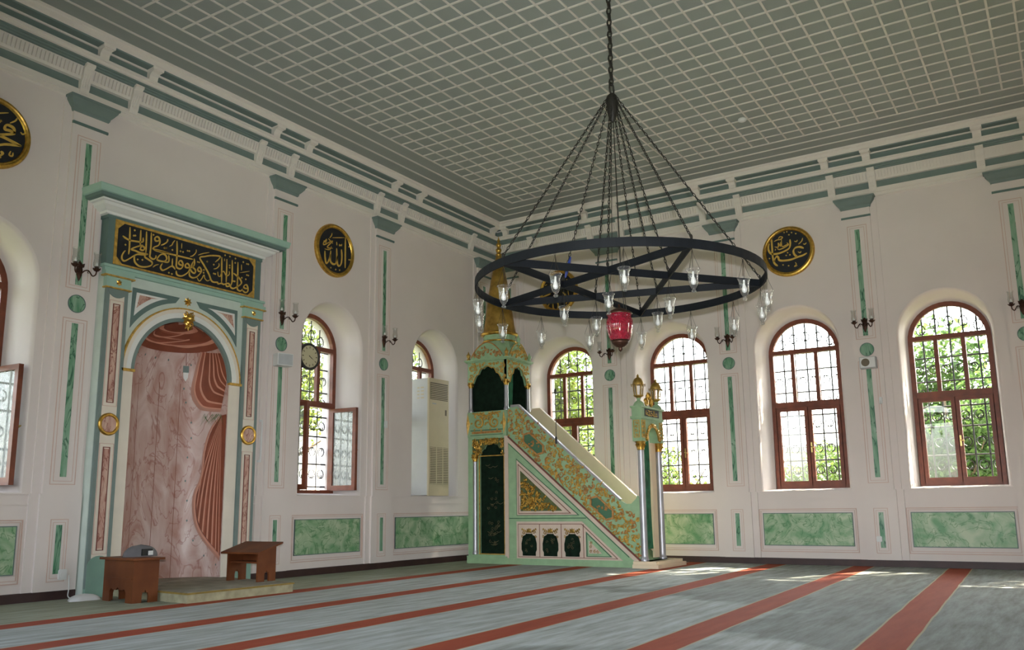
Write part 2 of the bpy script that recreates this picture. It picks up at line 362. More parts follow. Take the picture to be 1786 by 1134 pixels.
STROKES=dict(
inscription={'big':[[(-8.106,4.254),(-8.098,4.087),(-8.096,3.988),(-8.101,3.918)],[(-8.192,4.122),(-8.151,4.104),(-8.098,4.093),(-8.031,4.098),(-7.964,4.106),(-7.924,4.119),(-7.924,4.17)],[(-7.961,4.255),(-7.959,4.154),(-7.957,4.054)],[(-7.884,4.257),(-7.879,4.143),(-7.875,3.992)],[(-7.818,4.262),(-7.813,4.128),(-7.816,4.006),(-7.816,3.956),(-7.773,3.937),(-7.739,3.961),(-7.735,3.994)],[(-7.921,4.076),(-7.96,4.059),(-8.019,4.026),(-8.07,3.988),(-8.016,3.983),(-7.948,3.974),(-7.845,3.983)],[(-7.845,3.98),(-7.912,3.958),(-7.98,3.948),(-8.031,3.916),(-8.081,3.873),(-8.144,3.827),(-8.178,3.838),(-8.184,3.879),(-8.165,3.927),(-8.144,3.954)],[(-7.954,4.023),(-7.933,4.06),(-7.898,4.05),(-7.91,4.015),(-7.944,4.013),(-7.955,4.026)],[(-7.885,3.958),(-7.88,3.934),(-7.827,3.915),(-7.783,3.893),(-7.795,3.853),(-7.875,3.815),(-7.956,3.809),(-8.013,3.846),(-8.024,3.906),(-8.018,3.926)],[(-7.724,3.939),(-7.692,3.998),(-7.645,4.032),(-7.602,4.026),(-7.584,3.985),(-7.618,3.945),(-7.681,3.937),(-7.724,3.942)],[(-7.631,3.939),(-7.567,3.947),(-7.551,3.974),(-7.559,4.037)],[(-7.696,4.21),(-7.719,4.181),(-7.754,4.175),(-7.765,4.205),(-7.737,4.231),(-7.708,4.22),(-7.694,4.178),(-7.709,4.129),(-7.769,4.088),(-7.775,4.064),(-7.711,4.064),(-7.544,4.066)],[(-7.587,4.238),(-7.592,4.204),(-7.633,4.164),(-7.674,4.138)],[(-7.764,4.052),(-7.672,4.055),(-7.463,4.061),(-7.322,4.065),(-7.209,4.069)],[(-7.641,3.915),(-7.663,3.862),(-7.636,3.829),(-7.587,3.853),(-7.504,3.911),(-7.455,3.88)],[(-7.504,4.009),(-7.501,3.915)],[(-7.454,4.25),(-7.443,4.115),(-7.443,3.984),(-7.441,3.919),(-7.401,3.902),(-7.365,3.917),(-7.346,3.967),(-7.371,4.008),(-7.4,4.001),(-7.409,3.966),(-7.375,3.954),(-7.349,3.963)],[(-7.439,3.867),(-7.425,3.819),(-7.366,3.815),(-7.301,3.853),(-7.252,3.91),(-7.248,3.964),(-7.28,3.996),(-7.309,3.976),(-7.307,3.943),(-7.27,3.945),(-7.248,3.964)],[(-7.187,4.084),(-7.179,4.019),(-7.196,3.976),(-7.239,3.946),(-7.214,3.905),(-7.168,3.896),(-7.159,3.937),(-7.195,3.963),(-7.219,3.984),(-7.2,4.041)],[(-7.248,3.898),(-7.24,3.846),(-7.194,3.83),(-7.134,3.856),(-7.077,3.923),(-7.072,3.964),(-7.104,3.99),(-7.125,3.958),(-7.109,3.935),(-7.074,3.943)],[(-6.862,4.114),(-6.808,4.168),(-6.794,4.209),(-6.93,4.186),(-7.031,4.149),(-7.103,4.114),(-7.039,4.038),(-6.954,3.936),(-6.91,3.858),(-6.869,3.843),(-6.814,3.852),(-6.797,3.835),(-6.749,3.852),(-6.708,3.847),(-6.66,3.871),(-6.627,3.871),(-6.617,3.846),(-6.658,3.83),(-6.676,3.854)],[(-6.762,4.206),(-6.754,4.05),(-6.746,3.866)],[(-6.679,4.198),(-6.674,4.033),(-6.673,3.882)],[(-6.592,4.205),(-6.583,4.054),(-6.579,3.909),(-6.601,3.842),(-6.558,3.823),(-6.493,3.858),(-6.428,3.913),(-6.43,3.955),(-6.484,3.999),(-6.561,4.031)],[(-6.495,4.2),(-6.49,4.04),(-6.488,3.859),(-6.474,3.82),(-6.431,3.815),(-6.399,3.849)],[(-6.398,3.829),(-6.354,3.81),(-6.312,3.832),(-6.31,3.882),(-6.334,3.919),(-6.368,3.905),(-6.379,3.875),(-6.348,3.867),(-6.314,3.874)]],'thin':[[(-7.766,3.837),(-7.733,3.87),(-7.692,3.889)],[(-7.129,4.145),(-7.054,4.184),(-6.962,4.22)],[(-7.164,4.21),(-7.166,4.17),(-7.205,4.12),(-7.249,4.096)],[(-7.483,4.249),(-7.51,4.21),(-7.522,4.18),(-7.557,4.152)],[(-7.382,4.236),(-7.38,4.17)],[(-7.126,3.845),(-7.093,3.809),(-7.057,3.847),(-7.036,3.891),(-7.021,3.901),(-7.011,3.863),(-6.97,3.839),(-6.929,3.861)],[(-6.814,3.995),(-6.803,3.943),(-6.771,3.943),(-6.757,3.98),(-6.726,4.022),(-6.7,4.0),(-6.683,3.976),(-6.65,3.977),(-6.627,4.009),(-6.633,4.043)],[(-6.453,4.062),(-6.297,4.118)],[(-6.434,4.179),(-6.431,4.102)],[(-6.805,4.113),(-6.799,4.08),(-6.833,4.038),(-6.88,4.018)],[(-6.716,4.196),(-6.714,4.162)]],'dot':[(-8.041,4.231),(-8.149,4.024),(-7.787,4.241),(-8.049,4.162),(-8.029,4.168),(-7.622,4.115),(-7.601,4.121),(-7.978,3.885),(-7.915,3.894),(-7.394,4.13),(-7.357,4.13),(-7.291,4.162),(-7.265,4.164),(-7.511,4.118),(-7.627,4.115),(-7.604,4.12),(-7.131,4.054),(-7.108,4.053),(-6.985,4.092),(-7.542,3.818),(-7.498,3.812),(-6.71,4.243),(-6.632,4.244),(-6.539,4.239),(-6.54,4.179),(-6.629,4.123),(-6.627,4.092),(-6.406,4.221),(-6.42,3.999),(-6.351,3.993),(-6.345,4.21),(-6.319,4.211),(-6.337,4.056),(-6.311,4.055),(-6.555,3.924),(-6.534,3.925),(-6.876,3.957),(-6.852,3.956),(-6.988,4.091),(-6.883,4.075),(-7.031,3.97),(-7.033,3.932)]},
disk_l={'big':[[(-4.311,5.14),(-4.305,4.864),(-4.302,4.643)],[(-4.393,4.921),(-4.379,4.806),(-4.392,4.695),(-4.431,4.647),(-4.472,4.667),(-4.489,4.78),(-4.5,4.914)],[(-4.483,4.801),(-4.493,4.72),(-4.524,4.655),(-4.59,4.649),(-4.632,4.697),(-4.624,4.844)],[(-4.628,4.785),(-4.646,4.723),(-4.682,4.647),(-4.72,4.628),(-4.743,4.719),(-4.75,4.813)]],'thin':[[(-4.592,5.062),(-4.338,5.128)],[(-4.607,5.131),(-4.619,5.089),(-4.657,5.04)],[(-4.504,5.016),(-4.495,4.964)],[(-4.442,4.997),(-4.435,4.97),(-4.415,4.989),(-4.395,4.98),(-4.389,5.011)],[(-4.795,4.908),(-4.721,5.004),(-4.732,4.933),(-4.59,5.009),(-4.704,4.883),(-4.586,4.893)],[(-4.754,4.841),(-4.65,4.857),(-4.613,4.915)],[(-4.772,4.971),(-4.782,4.901),(-4.667,4.96)],[(-4.683,5.024),(-4.588,4.97)]],'dot':[(-4.224,5.008),(-4.19,5.011),(-4.218,4.796),(-4.19,4.8),(-4.614,4.576),(-4.508,4.571),(-4.422,4.581)]},
disk_r={'big':[[(6.019,4.991),(5.954,5.025),(5.886,5.019),(5.852,4.971),(5.869,4.905),(5.917,4.862)],[(6.063,4.904),(5.994,4.875),(5.917,4.862),(5.805,4.836),(5.685,4.838),(5.617,4.858),(5.603,4.905),(5.578,4.927),(5.545,4.888),(5.529,4.836)],[(5.512,5.257),(5.513,5.138),(5.513,5.002),(5.516,4.911),(5.536,4.817),(5.585,4.764)],[(5.811,5.176),(5.81,5.095),(5.784,5.028),(5.695,4.989),(5.59,4.971),(5.495,4.987),(5.455,5.048),(5.455,5.121),(5.475,5.163)]],'thin':[[(5.551,5.186),(5.605,5.204),(5.657,5.203),(5.694,5.233),(5.652,5.25),(5.623,5.218)],[(5.554,5.095),(5.614,5.08),(5.619,5.147),(5.65,5.087),(5.654,5.159)],[(5.674,5.2),(5.675,5.082),(5.754,5.096),(5.78,5.1),(5.756,5.131)],[(5.596,5.06),(5.629,5.036),(5.699,5.051),(5.788,5.09)],[(6.014,5.166),(5.994,5.116),(5.94,5.072)],[(5.877,5.137),(5.91,5.122),(5.928,5.146)],[(6.016,5.067),(6.04,5.054),(6.067,5.076)],[(5.923,4.95),(5.956,4.926),(5.974,4.95)],[(5.869,4.78),(5.884,4.743),(5.852,4.712),(5.899,4.722)],[(5.569,5.056),(5.559,5.03)]],'dot':[(5.799,5.257),(5.758,4.96),(5.733,4.919),(5.793,4.918),(5.725,5.309),(5.768,5.314),(5.844,5.287),(5.91,5.257),(5.459,4.911),(5.672,4.768),(5.76,4.74)]},
disk_c={'big':[[(1.106,4.874),(1.205,4.892),(1.285,4.912)],[(1.143,4.734),(1.164,4.668),(1.209,4.67),(1.254,4.719)],[(1.334,4.708),(1.341,4.621),(1.393,4.582),(1.437,4.615),(1.449,4.731)],[(1.55,4.905),(1.609,4.834),(1.632,4.722),(1.613,4.662)],[(1.271,5.072),(1.361,5.098),(1.45,5.125)]],'thin':[[(1.663,4.92),(1.678,4.816)],[(1.442,4.795),(1.43,4.687)],[(1.164,5.088),(1.209,5.105)],[(1.357,4.933),(1.409,4.894)]],'dot':[(1.177,4.848),(1.643,5.135),(1.279,4.629)]},
disk_f={'big':[[(-9.456,4.97),(-9.469,5.026),(-9.519,5.042),(-9.554,5.029),(-9.558,4.984),(-9.506,4.986),(-9.456,4.97),(-9.533,4.933),(-9.655,4.883)],[(-9.372,4.856),(-9.479,4.874),(-9.561,4.888),(-9.624,4.886),(-9.7,4.854)],[(-9.372,4.856),(-9.523,4.823),(-9.6,4.787),(-9.689,4.738),(-9.731,4.689),(-9.634,4.647),(-9.56,4.698),(-9.578,4.726)]],'thin':[[(-9.692,5.114),(-9.539,5.179)],[(-9.44,5.161),(-9.46,5.117),(-9.513,5.071)],[(-9.394,5.011),(-9.367,4.994),(-9.341,5.026)],[(-9.477,4.762),(-9.489,4.714),(-9.457,4.712),(-9.452,4.753)],[(-9.666,5.003),(-9.622,5.038),(-9.609,5.069)]],'dot':[(-9.608,5.06),(-9.58,4.657)]},
)
# ------------------------------------------------------------------ the room
XW, YS, ZC = -14.44, -12.2, 6.43            # the room runs x XW..0, y YS..0
NWIN = [(-9.68, .66), (-4.476, .66), (-1.92, .66), (-12.3, .66)]
EWIN = [(1.44, .68), (3.61, .69), (5.765, .69), (7.93, .66), (10.1, .66)]
NP = [-10.74, -8.616, -5.572, -3.379, -.46]          # pilasters on the qibla wall
EP = [.36, 2.487, 4.679, 6.850, 8.957, 11.15]
SWIN = [(-5.0, .66)]
WWIN = [(-10.6, .66), (-8.0, .66), (-5.8, .66), (-3.6, .66), (-1.4, .66)]
D = .5
MX = -7.235                                  # axis of the prayer niche

def wall(name, F, ulo, uhi, wins, hole=None, extra=0.0):
    m = MB(F)
    rect = [(ulo, -.3), (uhi, -.3), (uhi, 6.6), (ulo, 6.6)]
    holes = [arch(u, h, 3.40, 1.125) for u, h in wins]
    if hole: holes.append(hole)
    tris_loops = [rect] + holes
    flat = [p for l in tris_loops for p in l]
    tr = tessellate_polygon([[Vector((p[0], p[1], 0)) for p in l] for l in tris_loops])
    m.add([(p[0], 0, p[1]) for p in flat], [tuple(t) for t in tr])
    outh = [arch(u, .575, 3.37, 1.165) for u, h in wins]
    lo2 = [[(ulo-extra, -.6), (uhi+extra, -.6), (uhi+extra, 6.9), (ulo-extra, 6.9)]] + outh
    flat = [p for l in lo2 for p in l]
    tr = tessellate_polygon([[Vector((p[0], p[1], 0)) for p in l] for l in lo2])
    m.add([(p[0], -.78, p[1]) for p in flat], [tuple(t) for t in tr])
    for u, h in wins:                        # splayed reveal with a softened edge
        rings = [(0, h, 3.40, 1.125), (-.012, h-.018, 3.40, 1.13), (-.05, h-.032, 3.398, 1.135), (-.25, h-.06, 3.385, 1.148), (-.5, .60, 3.37, 1.165), (-.5, .575, 3.37, 1.165), (-.78, .575, 3.37, 1.165)]
        m.grid([[(p[0], o, p[1]) for p in arch(u, hh, zs, z0)] for o, hh, zs, z0 in rings], True, True)
    o = m.build(name, 'plaster'); tag(o, kind='structure'); return o
nhole = [(MX-.76, .06)] + [(MX-.76*math.cos(pi*i/24), 2.55+.76*math.sin(pi*i/24)) for i in range(25)] + [(MX+.76, .06)]
wall_north = wall('wall_north', NF, XW, 0, NWIN, nhole, .78)
wall_east = wall('wall_east', EF, 0, -YS, EWIN, None, .78)
def SF(u, o, z): return (u, YS+o, z)
def WWF(u, o, z): return (XW+o, u, z)
wall_south = wall('wall_south', SF, XW, 0, SWIN, None, .78)
wall_west = wall('wall_west', WWF, YS, 0, WWIN, None, .78)

floor = MB().box(XW-.7, .7, YS-.7, .7, -.3, -.012).build('floor', 'floor_base'); tag(floor, kind='structure')
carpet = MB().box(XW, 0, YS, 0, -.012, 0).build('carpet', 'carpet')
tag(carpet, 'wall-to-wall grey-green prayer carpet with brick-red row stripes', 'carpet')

# ceiling with its lattice of battens
ceiling = MB().box(XW-.7, .7, YS-.7, .7, ZC, ZC+.2).build('ceiling', 'ceiling_green'); tag(ceiling, kind='structure')
b = MB()
def ring(off, wd, z0):
    b.box(XW+off, -off, -off-wd, -off, z0, ZC); b.box(XW+off, -off, YS+off, YS+off+wd, z0, ZC)
    b.box(-off-wd, -off, YS+off, -off, z0, ZC); b.box(XW+off, XW+off+wd, YS+off, -off, z0, ZC)
ring(.60, .022, ZC-.014); ring(.87, .022, ZC-.014); ring(1.13, .022, ZC-.014)
x = -1.13-.264
while x > XW+1.13: b.box(x-.012, x+.012, YS+1.13, -1.13, ZC-.012, ZC); x -= .264
y = -1.13-.264
while y > YS+1.13: b.box(XW+1.13, -1.13, y-.012, y+.012, ZC-.011, ZC); y -= .264
b.build('batten_lattice', 'ceiling_batten', ceiling)

# cornice : profile (o, z, material index of the strip that follows)
PROF = [(0, 5.640, 0), (.030, 5.655, 0), (.030, 5.70, 0), (.042, 5.705, 0), (.045, 5.775, 0), (.018, 5.777, 1), (.018, 5.885, 0), (.06, 5.89, 0),
        (.10, 6.045, 1), (.125, 6.050, 1), (.13, 6.068, 1), (.150, 6.072, 1), (.155, 6.09, 1), (.178, 6.094, 1), (.18, 6.112, 0), (.20, 6.118, 0), (.205, 6.15, 0),
        (.218, 6.155, 0), (.22, 6.182, 0), (.155, 6.187, 1), (.155, 6.290, 0), (.175, 6.290, 0), (.178, 6.310, 1), (.29, 6.318, 1), (.30, 6.332, 0), (.32, 6.345, 0), (.33, 6.39, 0), (.355, 6.40, 0), (.36, 6.43, 0)]
def cornice(name, F, path):
    m = MB(F)
    for (o0, z0, k), (o1, z1, _) in zip(PROF, PROF[1:]):
        m.k = k; a0, a1 = path(o0); c0, c1 = path(o1)
        m.add([(a0, o0, z0), (a1, o0, z0), (c1, o1, z1), (c0, o1, z1)], [(0, 1, 2, 3)])
    o = m.build(name, ['plaster_trim', 'teal']); tag(o, kind='structure'); return o
trim_1 = cornice('trim_1', NF, lambda o: (XW+o, -o))
trim_2 = cornice('trim_2', EF, lambda o: (o, -YS-o))
trim_3 = cornice('trim_3', SF, lambda o: (XW+o, -o))
trim_4 = cornice('trim_4', WWF, lambda o: (YS+o, -o))
def dentils(F, parent, lo, hi):              # small upright beads along the cream band
    m = MB(F); u = lo
    while u < hi:
        m.add([(u-.011, .066, 5.925), (u+.011, .066, 5.925), (u+.011, .10, 6.025), (u-.011, .10, 6.025),
               (u-.011, .089, 5.915), (u+.011, .089, 5.915), (u+.011, .118, 6.022), (u-.011, .118, 6.022)],
              [(4, 5, 6, 7), (0, 4, 7, 3), (1, 2, 6, 5), (0, 1, 5, 4), (3, 7, 6, 2)])
        u += .046
    m.build('dentil_band', 'plaster_trim', parent)
dentils(NF, trim_1, XW+.2, -.1); dentils(EF, trim_2, .1, -YS-.2)
def side_profile(m, u, hw, prof):            # prism across u with outline (o,z)
    n = len(prof)
    m.add([(u-hw, o, z) for o, z in prof]+[(u+hw, o, z) for o, z in prof], [tuple(range(n)), tuple(range(2*n-1, n-1, -1))]+[(i, (i+1) % n, n+(i+1) % n, n+i) for i in range(n)])
def brackets(F, parent, us_low, us_up):
    for u in us_low:
        m = MB(F); side_profile(m, u, .055, [(0.0, 5.72), (.05, 5.74), (.075, 5.80), (.085, 5.86), (.12, 5.93), (.13, 6.02), (.17, 6.045), (.17, 6.075), (0, 6.075)])
        for d in (-.03, 0, .03): side_profile(m, u+d, .008, [(0.05, 5.77), (.085, 5.80), (.095, 5.86), (.13, 5.93), (.13, 5.95), (.1, 5.95)])
        m.build('scrolled_bracket', 'plaster_trim', parent)
    for u in us_up:
        m = MB(F); side_profile(m, u, .058, [(.10, 6.17), (.205, 6.19), (.215, 6.24), (.25, 6.275), (.285, 6.285), (.295, 6.325), (.10, 6.325)])
        side_profile(m, u, .075, [(.10, 6.295), (.30, 6.295), (.31, 6.33), (.10, 6.33)])
        m.build('console', 'plaster_trim', parent)
brackets(NF, trim_1, [-12.5, -11.1, -10.45, -8.73, -8.09, -6.114, -5.505, -3.589, -2.967, -.906], [-12.5, -11.0, -10.3, -8.602, -7.946, -5.934, -5.291, -3.308, -2.645, -.36])
brackets(EF, trim_2, [.9, 2.17, 2.80, 4.36, 5.0, 6.52, 7.138, 8.646, 9.26, 10.84, 11.46], [.38, 2.13, 2.76, 4.32, 4.96, 6.47, 7.10, 8.64, 9.24, 10.84, 11.46])

def base(name, F, lo, hi): tag(MB(F).box(lo, hi, 0, .03, 0, .088).box(lo, hi, 0, .022, .088, .096).build(name, 'wood_baseboard'), kind='structure')
base('baseboard_north', NF, XW, -8.36); base('baseboard_north_right', NF, -6.08, 0); base('baseboard_east', EF, 0, -YS)

# pilasters : children of their wall
def pilaster(F, u, parent, lo=True):
    m = MB(F)
    m.box(u-.31, u+.31, 0, .018, .096, 5.645).box(u-.21, u+.21, 0, .05, .096, 5.645)
    m.box(u-.335, u+.335, 0, .024, .096, 1.117); m.box(u-.235, u+.235, 0, .056, .096, 1.117)
    p = m.build('pilaster', 'plaster', parent)
    c = MB(F); rows = []
    for h, o, z in [(.215, .06, 5.485), (.225, .07, 5.50), (.23, .075, 5.525), (.25, .10, 5.55), (.285, .135, 5.60), (.29, .14, 5.625), (.305, .15, 5.63), (.305, .15, 5.655)]:
        rows.append([(u-h, .0, z), (u-h, o, z), (u+h, o, z), (u+h, .0, z)])
    c.grid(rows, False); c.add(rows[0], [(0, 1, 2, 3)]); c.add(rows[-1], [(0, 1, 2, 3)])
    c.build('capital', 'teal', p)
    MB(F).box(u-.218, u+.218, .04, .068, 5.336, 5.366).build('necking_band', 'teal_dark', p)
    MB(F).box(u-.036, u+.036, .045, .054, 3.452, 5.145).build('green_strip', 'marble_strip', p)
    MB(F).box(u-.036, u+.036, .045, .054, 1.30, 3.009).build('green_strip', 'marble_strip', p)
    MB(F).box(u-.034, u+.034, .05, .060, .272, .786).build('dado_strip', 'marble_strip', p)
    d = MB(F).disc(u, 3.234, .102, .045, .056, 28); d.build('medallion', 'marble_strip', p)
    r = MB(F); r.grid([[(u+rr*math.cos(2*pi*i/28), oo, 3.234+rr*math.sin(2*pi*i/28)) for i in range(28)] for rr, oo in ((.104, .05), (.104, .062), (.096, .062), (.096, .05))], False, True)
    r.build('medallion_rim', 'teal_dark', p)
    l = MB(F)
    for z0, z1 in ((3.40, 5.215), (1.215, 3.062)):
        l.frame(u-.145, u+.145, z0, z1, .009, .045, .0525); l.frame(u-.108, u+.108, z0+.036, z1-.036, .006, .045, .0525)
    l.frame(u-.10, u+.10, .19, .848, .008, .05, .0585); l.frame(u-.07, u+.07, .225, .815, .005, .05, .0585)
    l.build('pink_border', 'pink_line', p)
    return p
for u in NP: pilaster(NF, u, wall_north)
for u in EP: pilaster(EF, u, wall_east)

def dado(F, lo, hi, parent):
    MB(F).box(lo, hi, 0, .010, .285, .785).build('marble_panel', 'marble_green', parent)
    b = MB(F); b.frame(lo, hi, .285, .785, .010, 0, .014); b.build('panel_edge', 'teal_dark', parent)
    b = MB(F); b.frame(lo-.06, hi+.06, .19, .848, .010, 0, .008); b.frame(lo-.035, hi+.035, .222, .822, .006, 0, .008)
    b.build('pink_border', 'pink_line', parent)
for lo, hi in ((-13.2, -11.45), (-10.33, -9.04), (-5.165, -3.814), (-2.988, -.86)): dado(NF, lo, hi, wall_north)
for lo, hi in ((.75, 2.1), (2.90, 4.26), (5.08, 6.44), (7.25, 8.575), (9.4, 10.7)): dado(EF, lo, hi, wall_east)
def ledge(F, segs, parent):
    m = MB(F)
    for lo, hi in segs: m.box(lo, hi, 0, .014, 1.0, 1.012); m.box(lo, hi, 0, .016, 1.108, 1.121)
    m.build('dado_moulding', 'plaster', parent)
ledge(NF, [(XW, -8.37), (-6.07, 0)], wall_north); ledge(EF, [(0, -YS)], wall_east)

# ------------------------------------------------------------------ windows
def ring_member(m, u, zs, R0, R1, o0, o1, n=20):
    rows = []
    for i in range(n+1):
        a = pi*i/n; c, q = -math.cos(a), math.sin(a)
        rows.append([(u+R0*c, o0, zs+R0*q), (u+R0*c, o1, zs+R0*q), (u+R1*c, o1, zs+R1*q), (u+R1*c, o0, zs+R1*q)])
    m.grid(rows, False, True); m.add(rows[0], [(0, 1, 2, 3)]); m.add(rows[-1], [(0, 1, 2, 3)])
def grille(F, u):
    g = MB(F); o = -.68; r = .0125
    for k in range(-2, 3):
        du = k*.19; top = 3.37+math.sqrt(max(0, .55**2-du*du))
        g.tube([(u+du, o, 1.17), (u+du, o, top)], r, 4)
    for z in (1.27, 1.62, 2.05, 2.36, 2.75, 3.12, 3.40): g.tube([(u-.575, o, z), (u+.575, o, z)], r, 4)
    for k in range(-3, 3):
        c = u+(k+.5)*.19
        for z, sg in ((1.45, 1), (1.83, -1), (2.2, 1), (2.56, 1), (2.95, -1)):
            for d in (1, -1):
                P = []
                for i in range(9):
                    t = i/8; a = d*(.2+4.6*t)+(pi/2 if sg > 0 else -pi/2); rr = .085*(1-.72*t)
                    P.append((c+rr*math.cos(a)*.95, o, z+rr*math.sin(a)+d*.0))
                g.tube(P, r*.75, 3, cap=False)
    for k in range(-2, 3):
        du = k*.2; h = math.sqrt(.5**2-min(.49, abs(du))**2)
        for d in (1, -1):
            P = [(u+du+d*(.09*(1-.7*i/8))*math.cos(1.2+4.4*i/8), o, 3.40+h*.5+.11*(1-.7*i/8)*math.sin(1.2+4.4*i/8)) for i in range(9)]
            g.tube(P, r*.75, 3, cap=False)
    return g
def leaf_frame(F, hand=1):
    """one casement leaf, hinge at local u=0, opening edge at u=.52"""
    m = MB(F)
    m.box(0, .065, -.03, .025, 1.205, 2.485); m.box(.455, .52, -.03, .025, 1.205, 2.485)
    m.box(.065, .455, -.03, .025, 1.205, 1.285); m.box(.065, .455, -.03, .025, 2.425, 2.485)
    return m
def window(num, F, u, left=0.0, right=0.0, full=True):
    w = thing('window_%d' % num, None, None, kind='structure', loc=F(u, -.5, 1.165))
    m = MB(F)
    ring_member(m, u, 3.37, .505, .575, -.56, -.49)
    for s in (-1, 1): m.box(*sorted((u+s*.505, u+s*.575)), -.56, -.49, 1.165, 3.372)
    m.box(u-.505, u+.505, -.56, -.48, 1.165, 1.215)
    m.box(u-.505, u+.505, -.555, -.485, 3.375, 3.445); m.box(u-.505, u+.505, -.56, -.475, 2.485, 2.575)
    for d in (-.19, .19): m.box(u+d-.03, u+d+.03, -.555, -.49, 2.575, 3.375)
    m.build('frame', 'wood_frame', w)
    if not full: return w
    MB(F).poly([(u-.505, 3.445)]+[(u-.505*math.cos(pi*i/16), 3.37+.505*math.sin(pi*i/16)) for i in range(3, 14)]+[(u+.505, 3.445)], -.530, -.524).build('lunette_pane', 'window_glass', w)
    for a, b_ in ((-.505, -.22), (-.16, .16), (.22, .505)): MB(F).box(u+a, u+b_, -.530, -.524, 2.575, 3.375).build('pane', 'window_glass', w)
    for sd, ang in ((-1, left), (1, right)):
        # sd=-1 : leaf hinged on the left jamb
        if sd < 0: Fl = at(F, u-.515, -.515, 0, ang)
        else:
            Fb = at(F, u+.515, -.515, 0, -ang)
            Fl = (lambda Fb: (lambda uu, oo, zz: Fb(-uu, oo, zz)))(Fb)
        if ang == 0: pass
        lf = leaf_frame(Fl).build('casement', 'wood_frame', w)
        MB(Fl).box(.065, .455, -.006, 0, 1.285, 2.425).build('casement_pane', 'casement_glass' if ang else 'window_glass', lf)
        if sd > 0:
            h = MB(Fl); h.box(.478, .502, .025, .034, 1.74, 1.90).tube([(.49, .03, 1.83), (.49, .065, 1.83), (.44, .07, 1.815)], .008, 6)
            h.build('handle', 'brass', lf)
    grille(F, u).build('iron_grille', 'iron_grille', w)
    return w
window(1, NF, NWIN[0][0], 1.2, 1.62); window(2, NF, NWIN[1][0], 1.52, 1.64); window(3, NF, NWIN[2][0])
for i, (u, h) in enumerate(EWIN): window(4+i, EF, u)
window(9, NF, NWIN[3][0])
# sills
k = 0
# sky portals: tell the renderer where daylight enters
def portal(F, u):
    ld = bpy.data.lights.new('daylight_portal', 'AREA'); ld.shape = 'RECTANGLE'; ld.size = 1.15; ld.size_y = 2.8
    ld.cycles.is_portal = True
    o = bpy.data.objects.new('daylight_portal', ld); COL.objects.link(o)
    p = Vector(F(u, -.8, 2.55)); q = Vector(F(u, 1, 2.55)); o.location = p; o.rotation_euler = (q-p).to_track_quat('-Z', 'Y').to_euler()
for u, _ in NWIN: portal(NF, u)
for u, _ in EWIN: portal(EF, u)
for u, _ in SWIN: portal(SF, u)
for u, _ in WWIN: portal(WWF, u)
# ------------------------------------------------------------------ prayer niche
mh = thing('prayer_niche', 'tall painted prayer niche with mint cornice and pink marble recess between two pilasters', 'prayer niche', loc=(MX, 0, 0))
C0 = -7.22
# surround slab with the round-headed opening cut out
op = [(MX-.705, 0)] + [(MX-.705*math.cos(pi*i/28), 2.55+.705*math.sin(pi*i/28)) for i in range(29)] + [(MX+.705, 0)]
MB(NF).poly([(-8.36, 0), *op, (-6.08, 0), (-6.08, 3.66), (-8.36, 3.66)], 0, .15).build('surround', 'mint_pale', mh)
# the recess
NA, NB, NZ, NY = .70, .55, 2.55, -.13
def nP(phi, z, off=0.0):
    s = 1.0 if z < NZ else math.sqrt(max(0.0, 1-((z-NZ)/.70)**2))
    a = math.radians(phi); s2 = max(0.0, s-off/NA)
    return (MX+NA*s2*math.sin(a), NY+NB*s2*math.cos(a), z)
m = MB(); rows = []
for z in [.0, .6, 1.2, 1.8, 2.2, 2.55]+[2.55+.70*math.sin(pi/2*i/12) for i in range(1, 13)]:
    rows.append([nP(-92+184*i/36, z) for i in range(37)])
m.grid(rows, True); m.build('niche_shell', 'marble_pink', mh)
j = MB()
for ph in (-58, -20.2, 6.3, 29.1): j.grid([[nP(ph-.25, z, .002) for z in (.1, 1, 2, 2.55)], [nP(ph+.25, z, .002) for z in (.1, 1, 2, 2.55)]], False)
j.build('marble_joint', 'drape_dark', mh)
MB(NF).box(MX-.71, MX+.71, -.50, .15, -.0, .098).build('niche_floor', 'platform_carpet', mh)
# cream jambs, arch mouldings
for a, b_ in ((-8.085, MX-.70), (MX+.70, -6.365)):
    MB(NF).box(a, b_, .14, .165, .098, 2.53).build('jamb', 'cream', mh)
    MB(NF).box(a-.012, b_+.012, .14, .19, 2.53, 2.562).build('impost_band', 'gold_paint', mh)
def arc_band(R0, R1, o0, o1, name, mm):
    m = MB(NF); ring_member(m, MX, 2.555, R0, R1, o0, o1, 40); m.build(name, mm, mh)
arc_band(.688, .735, .125, .166, 'arch_inner_band', 'teal')
arc_band(.735, .800, .14, .172, 'arch_white_band', 'white_paint')
arc_band(.800, .845, .14, .180, 'arch_peach_band', 'cream')
arc_band(.845, .862, .14, .186, 'arch_gold_edge', 'gold_paint')
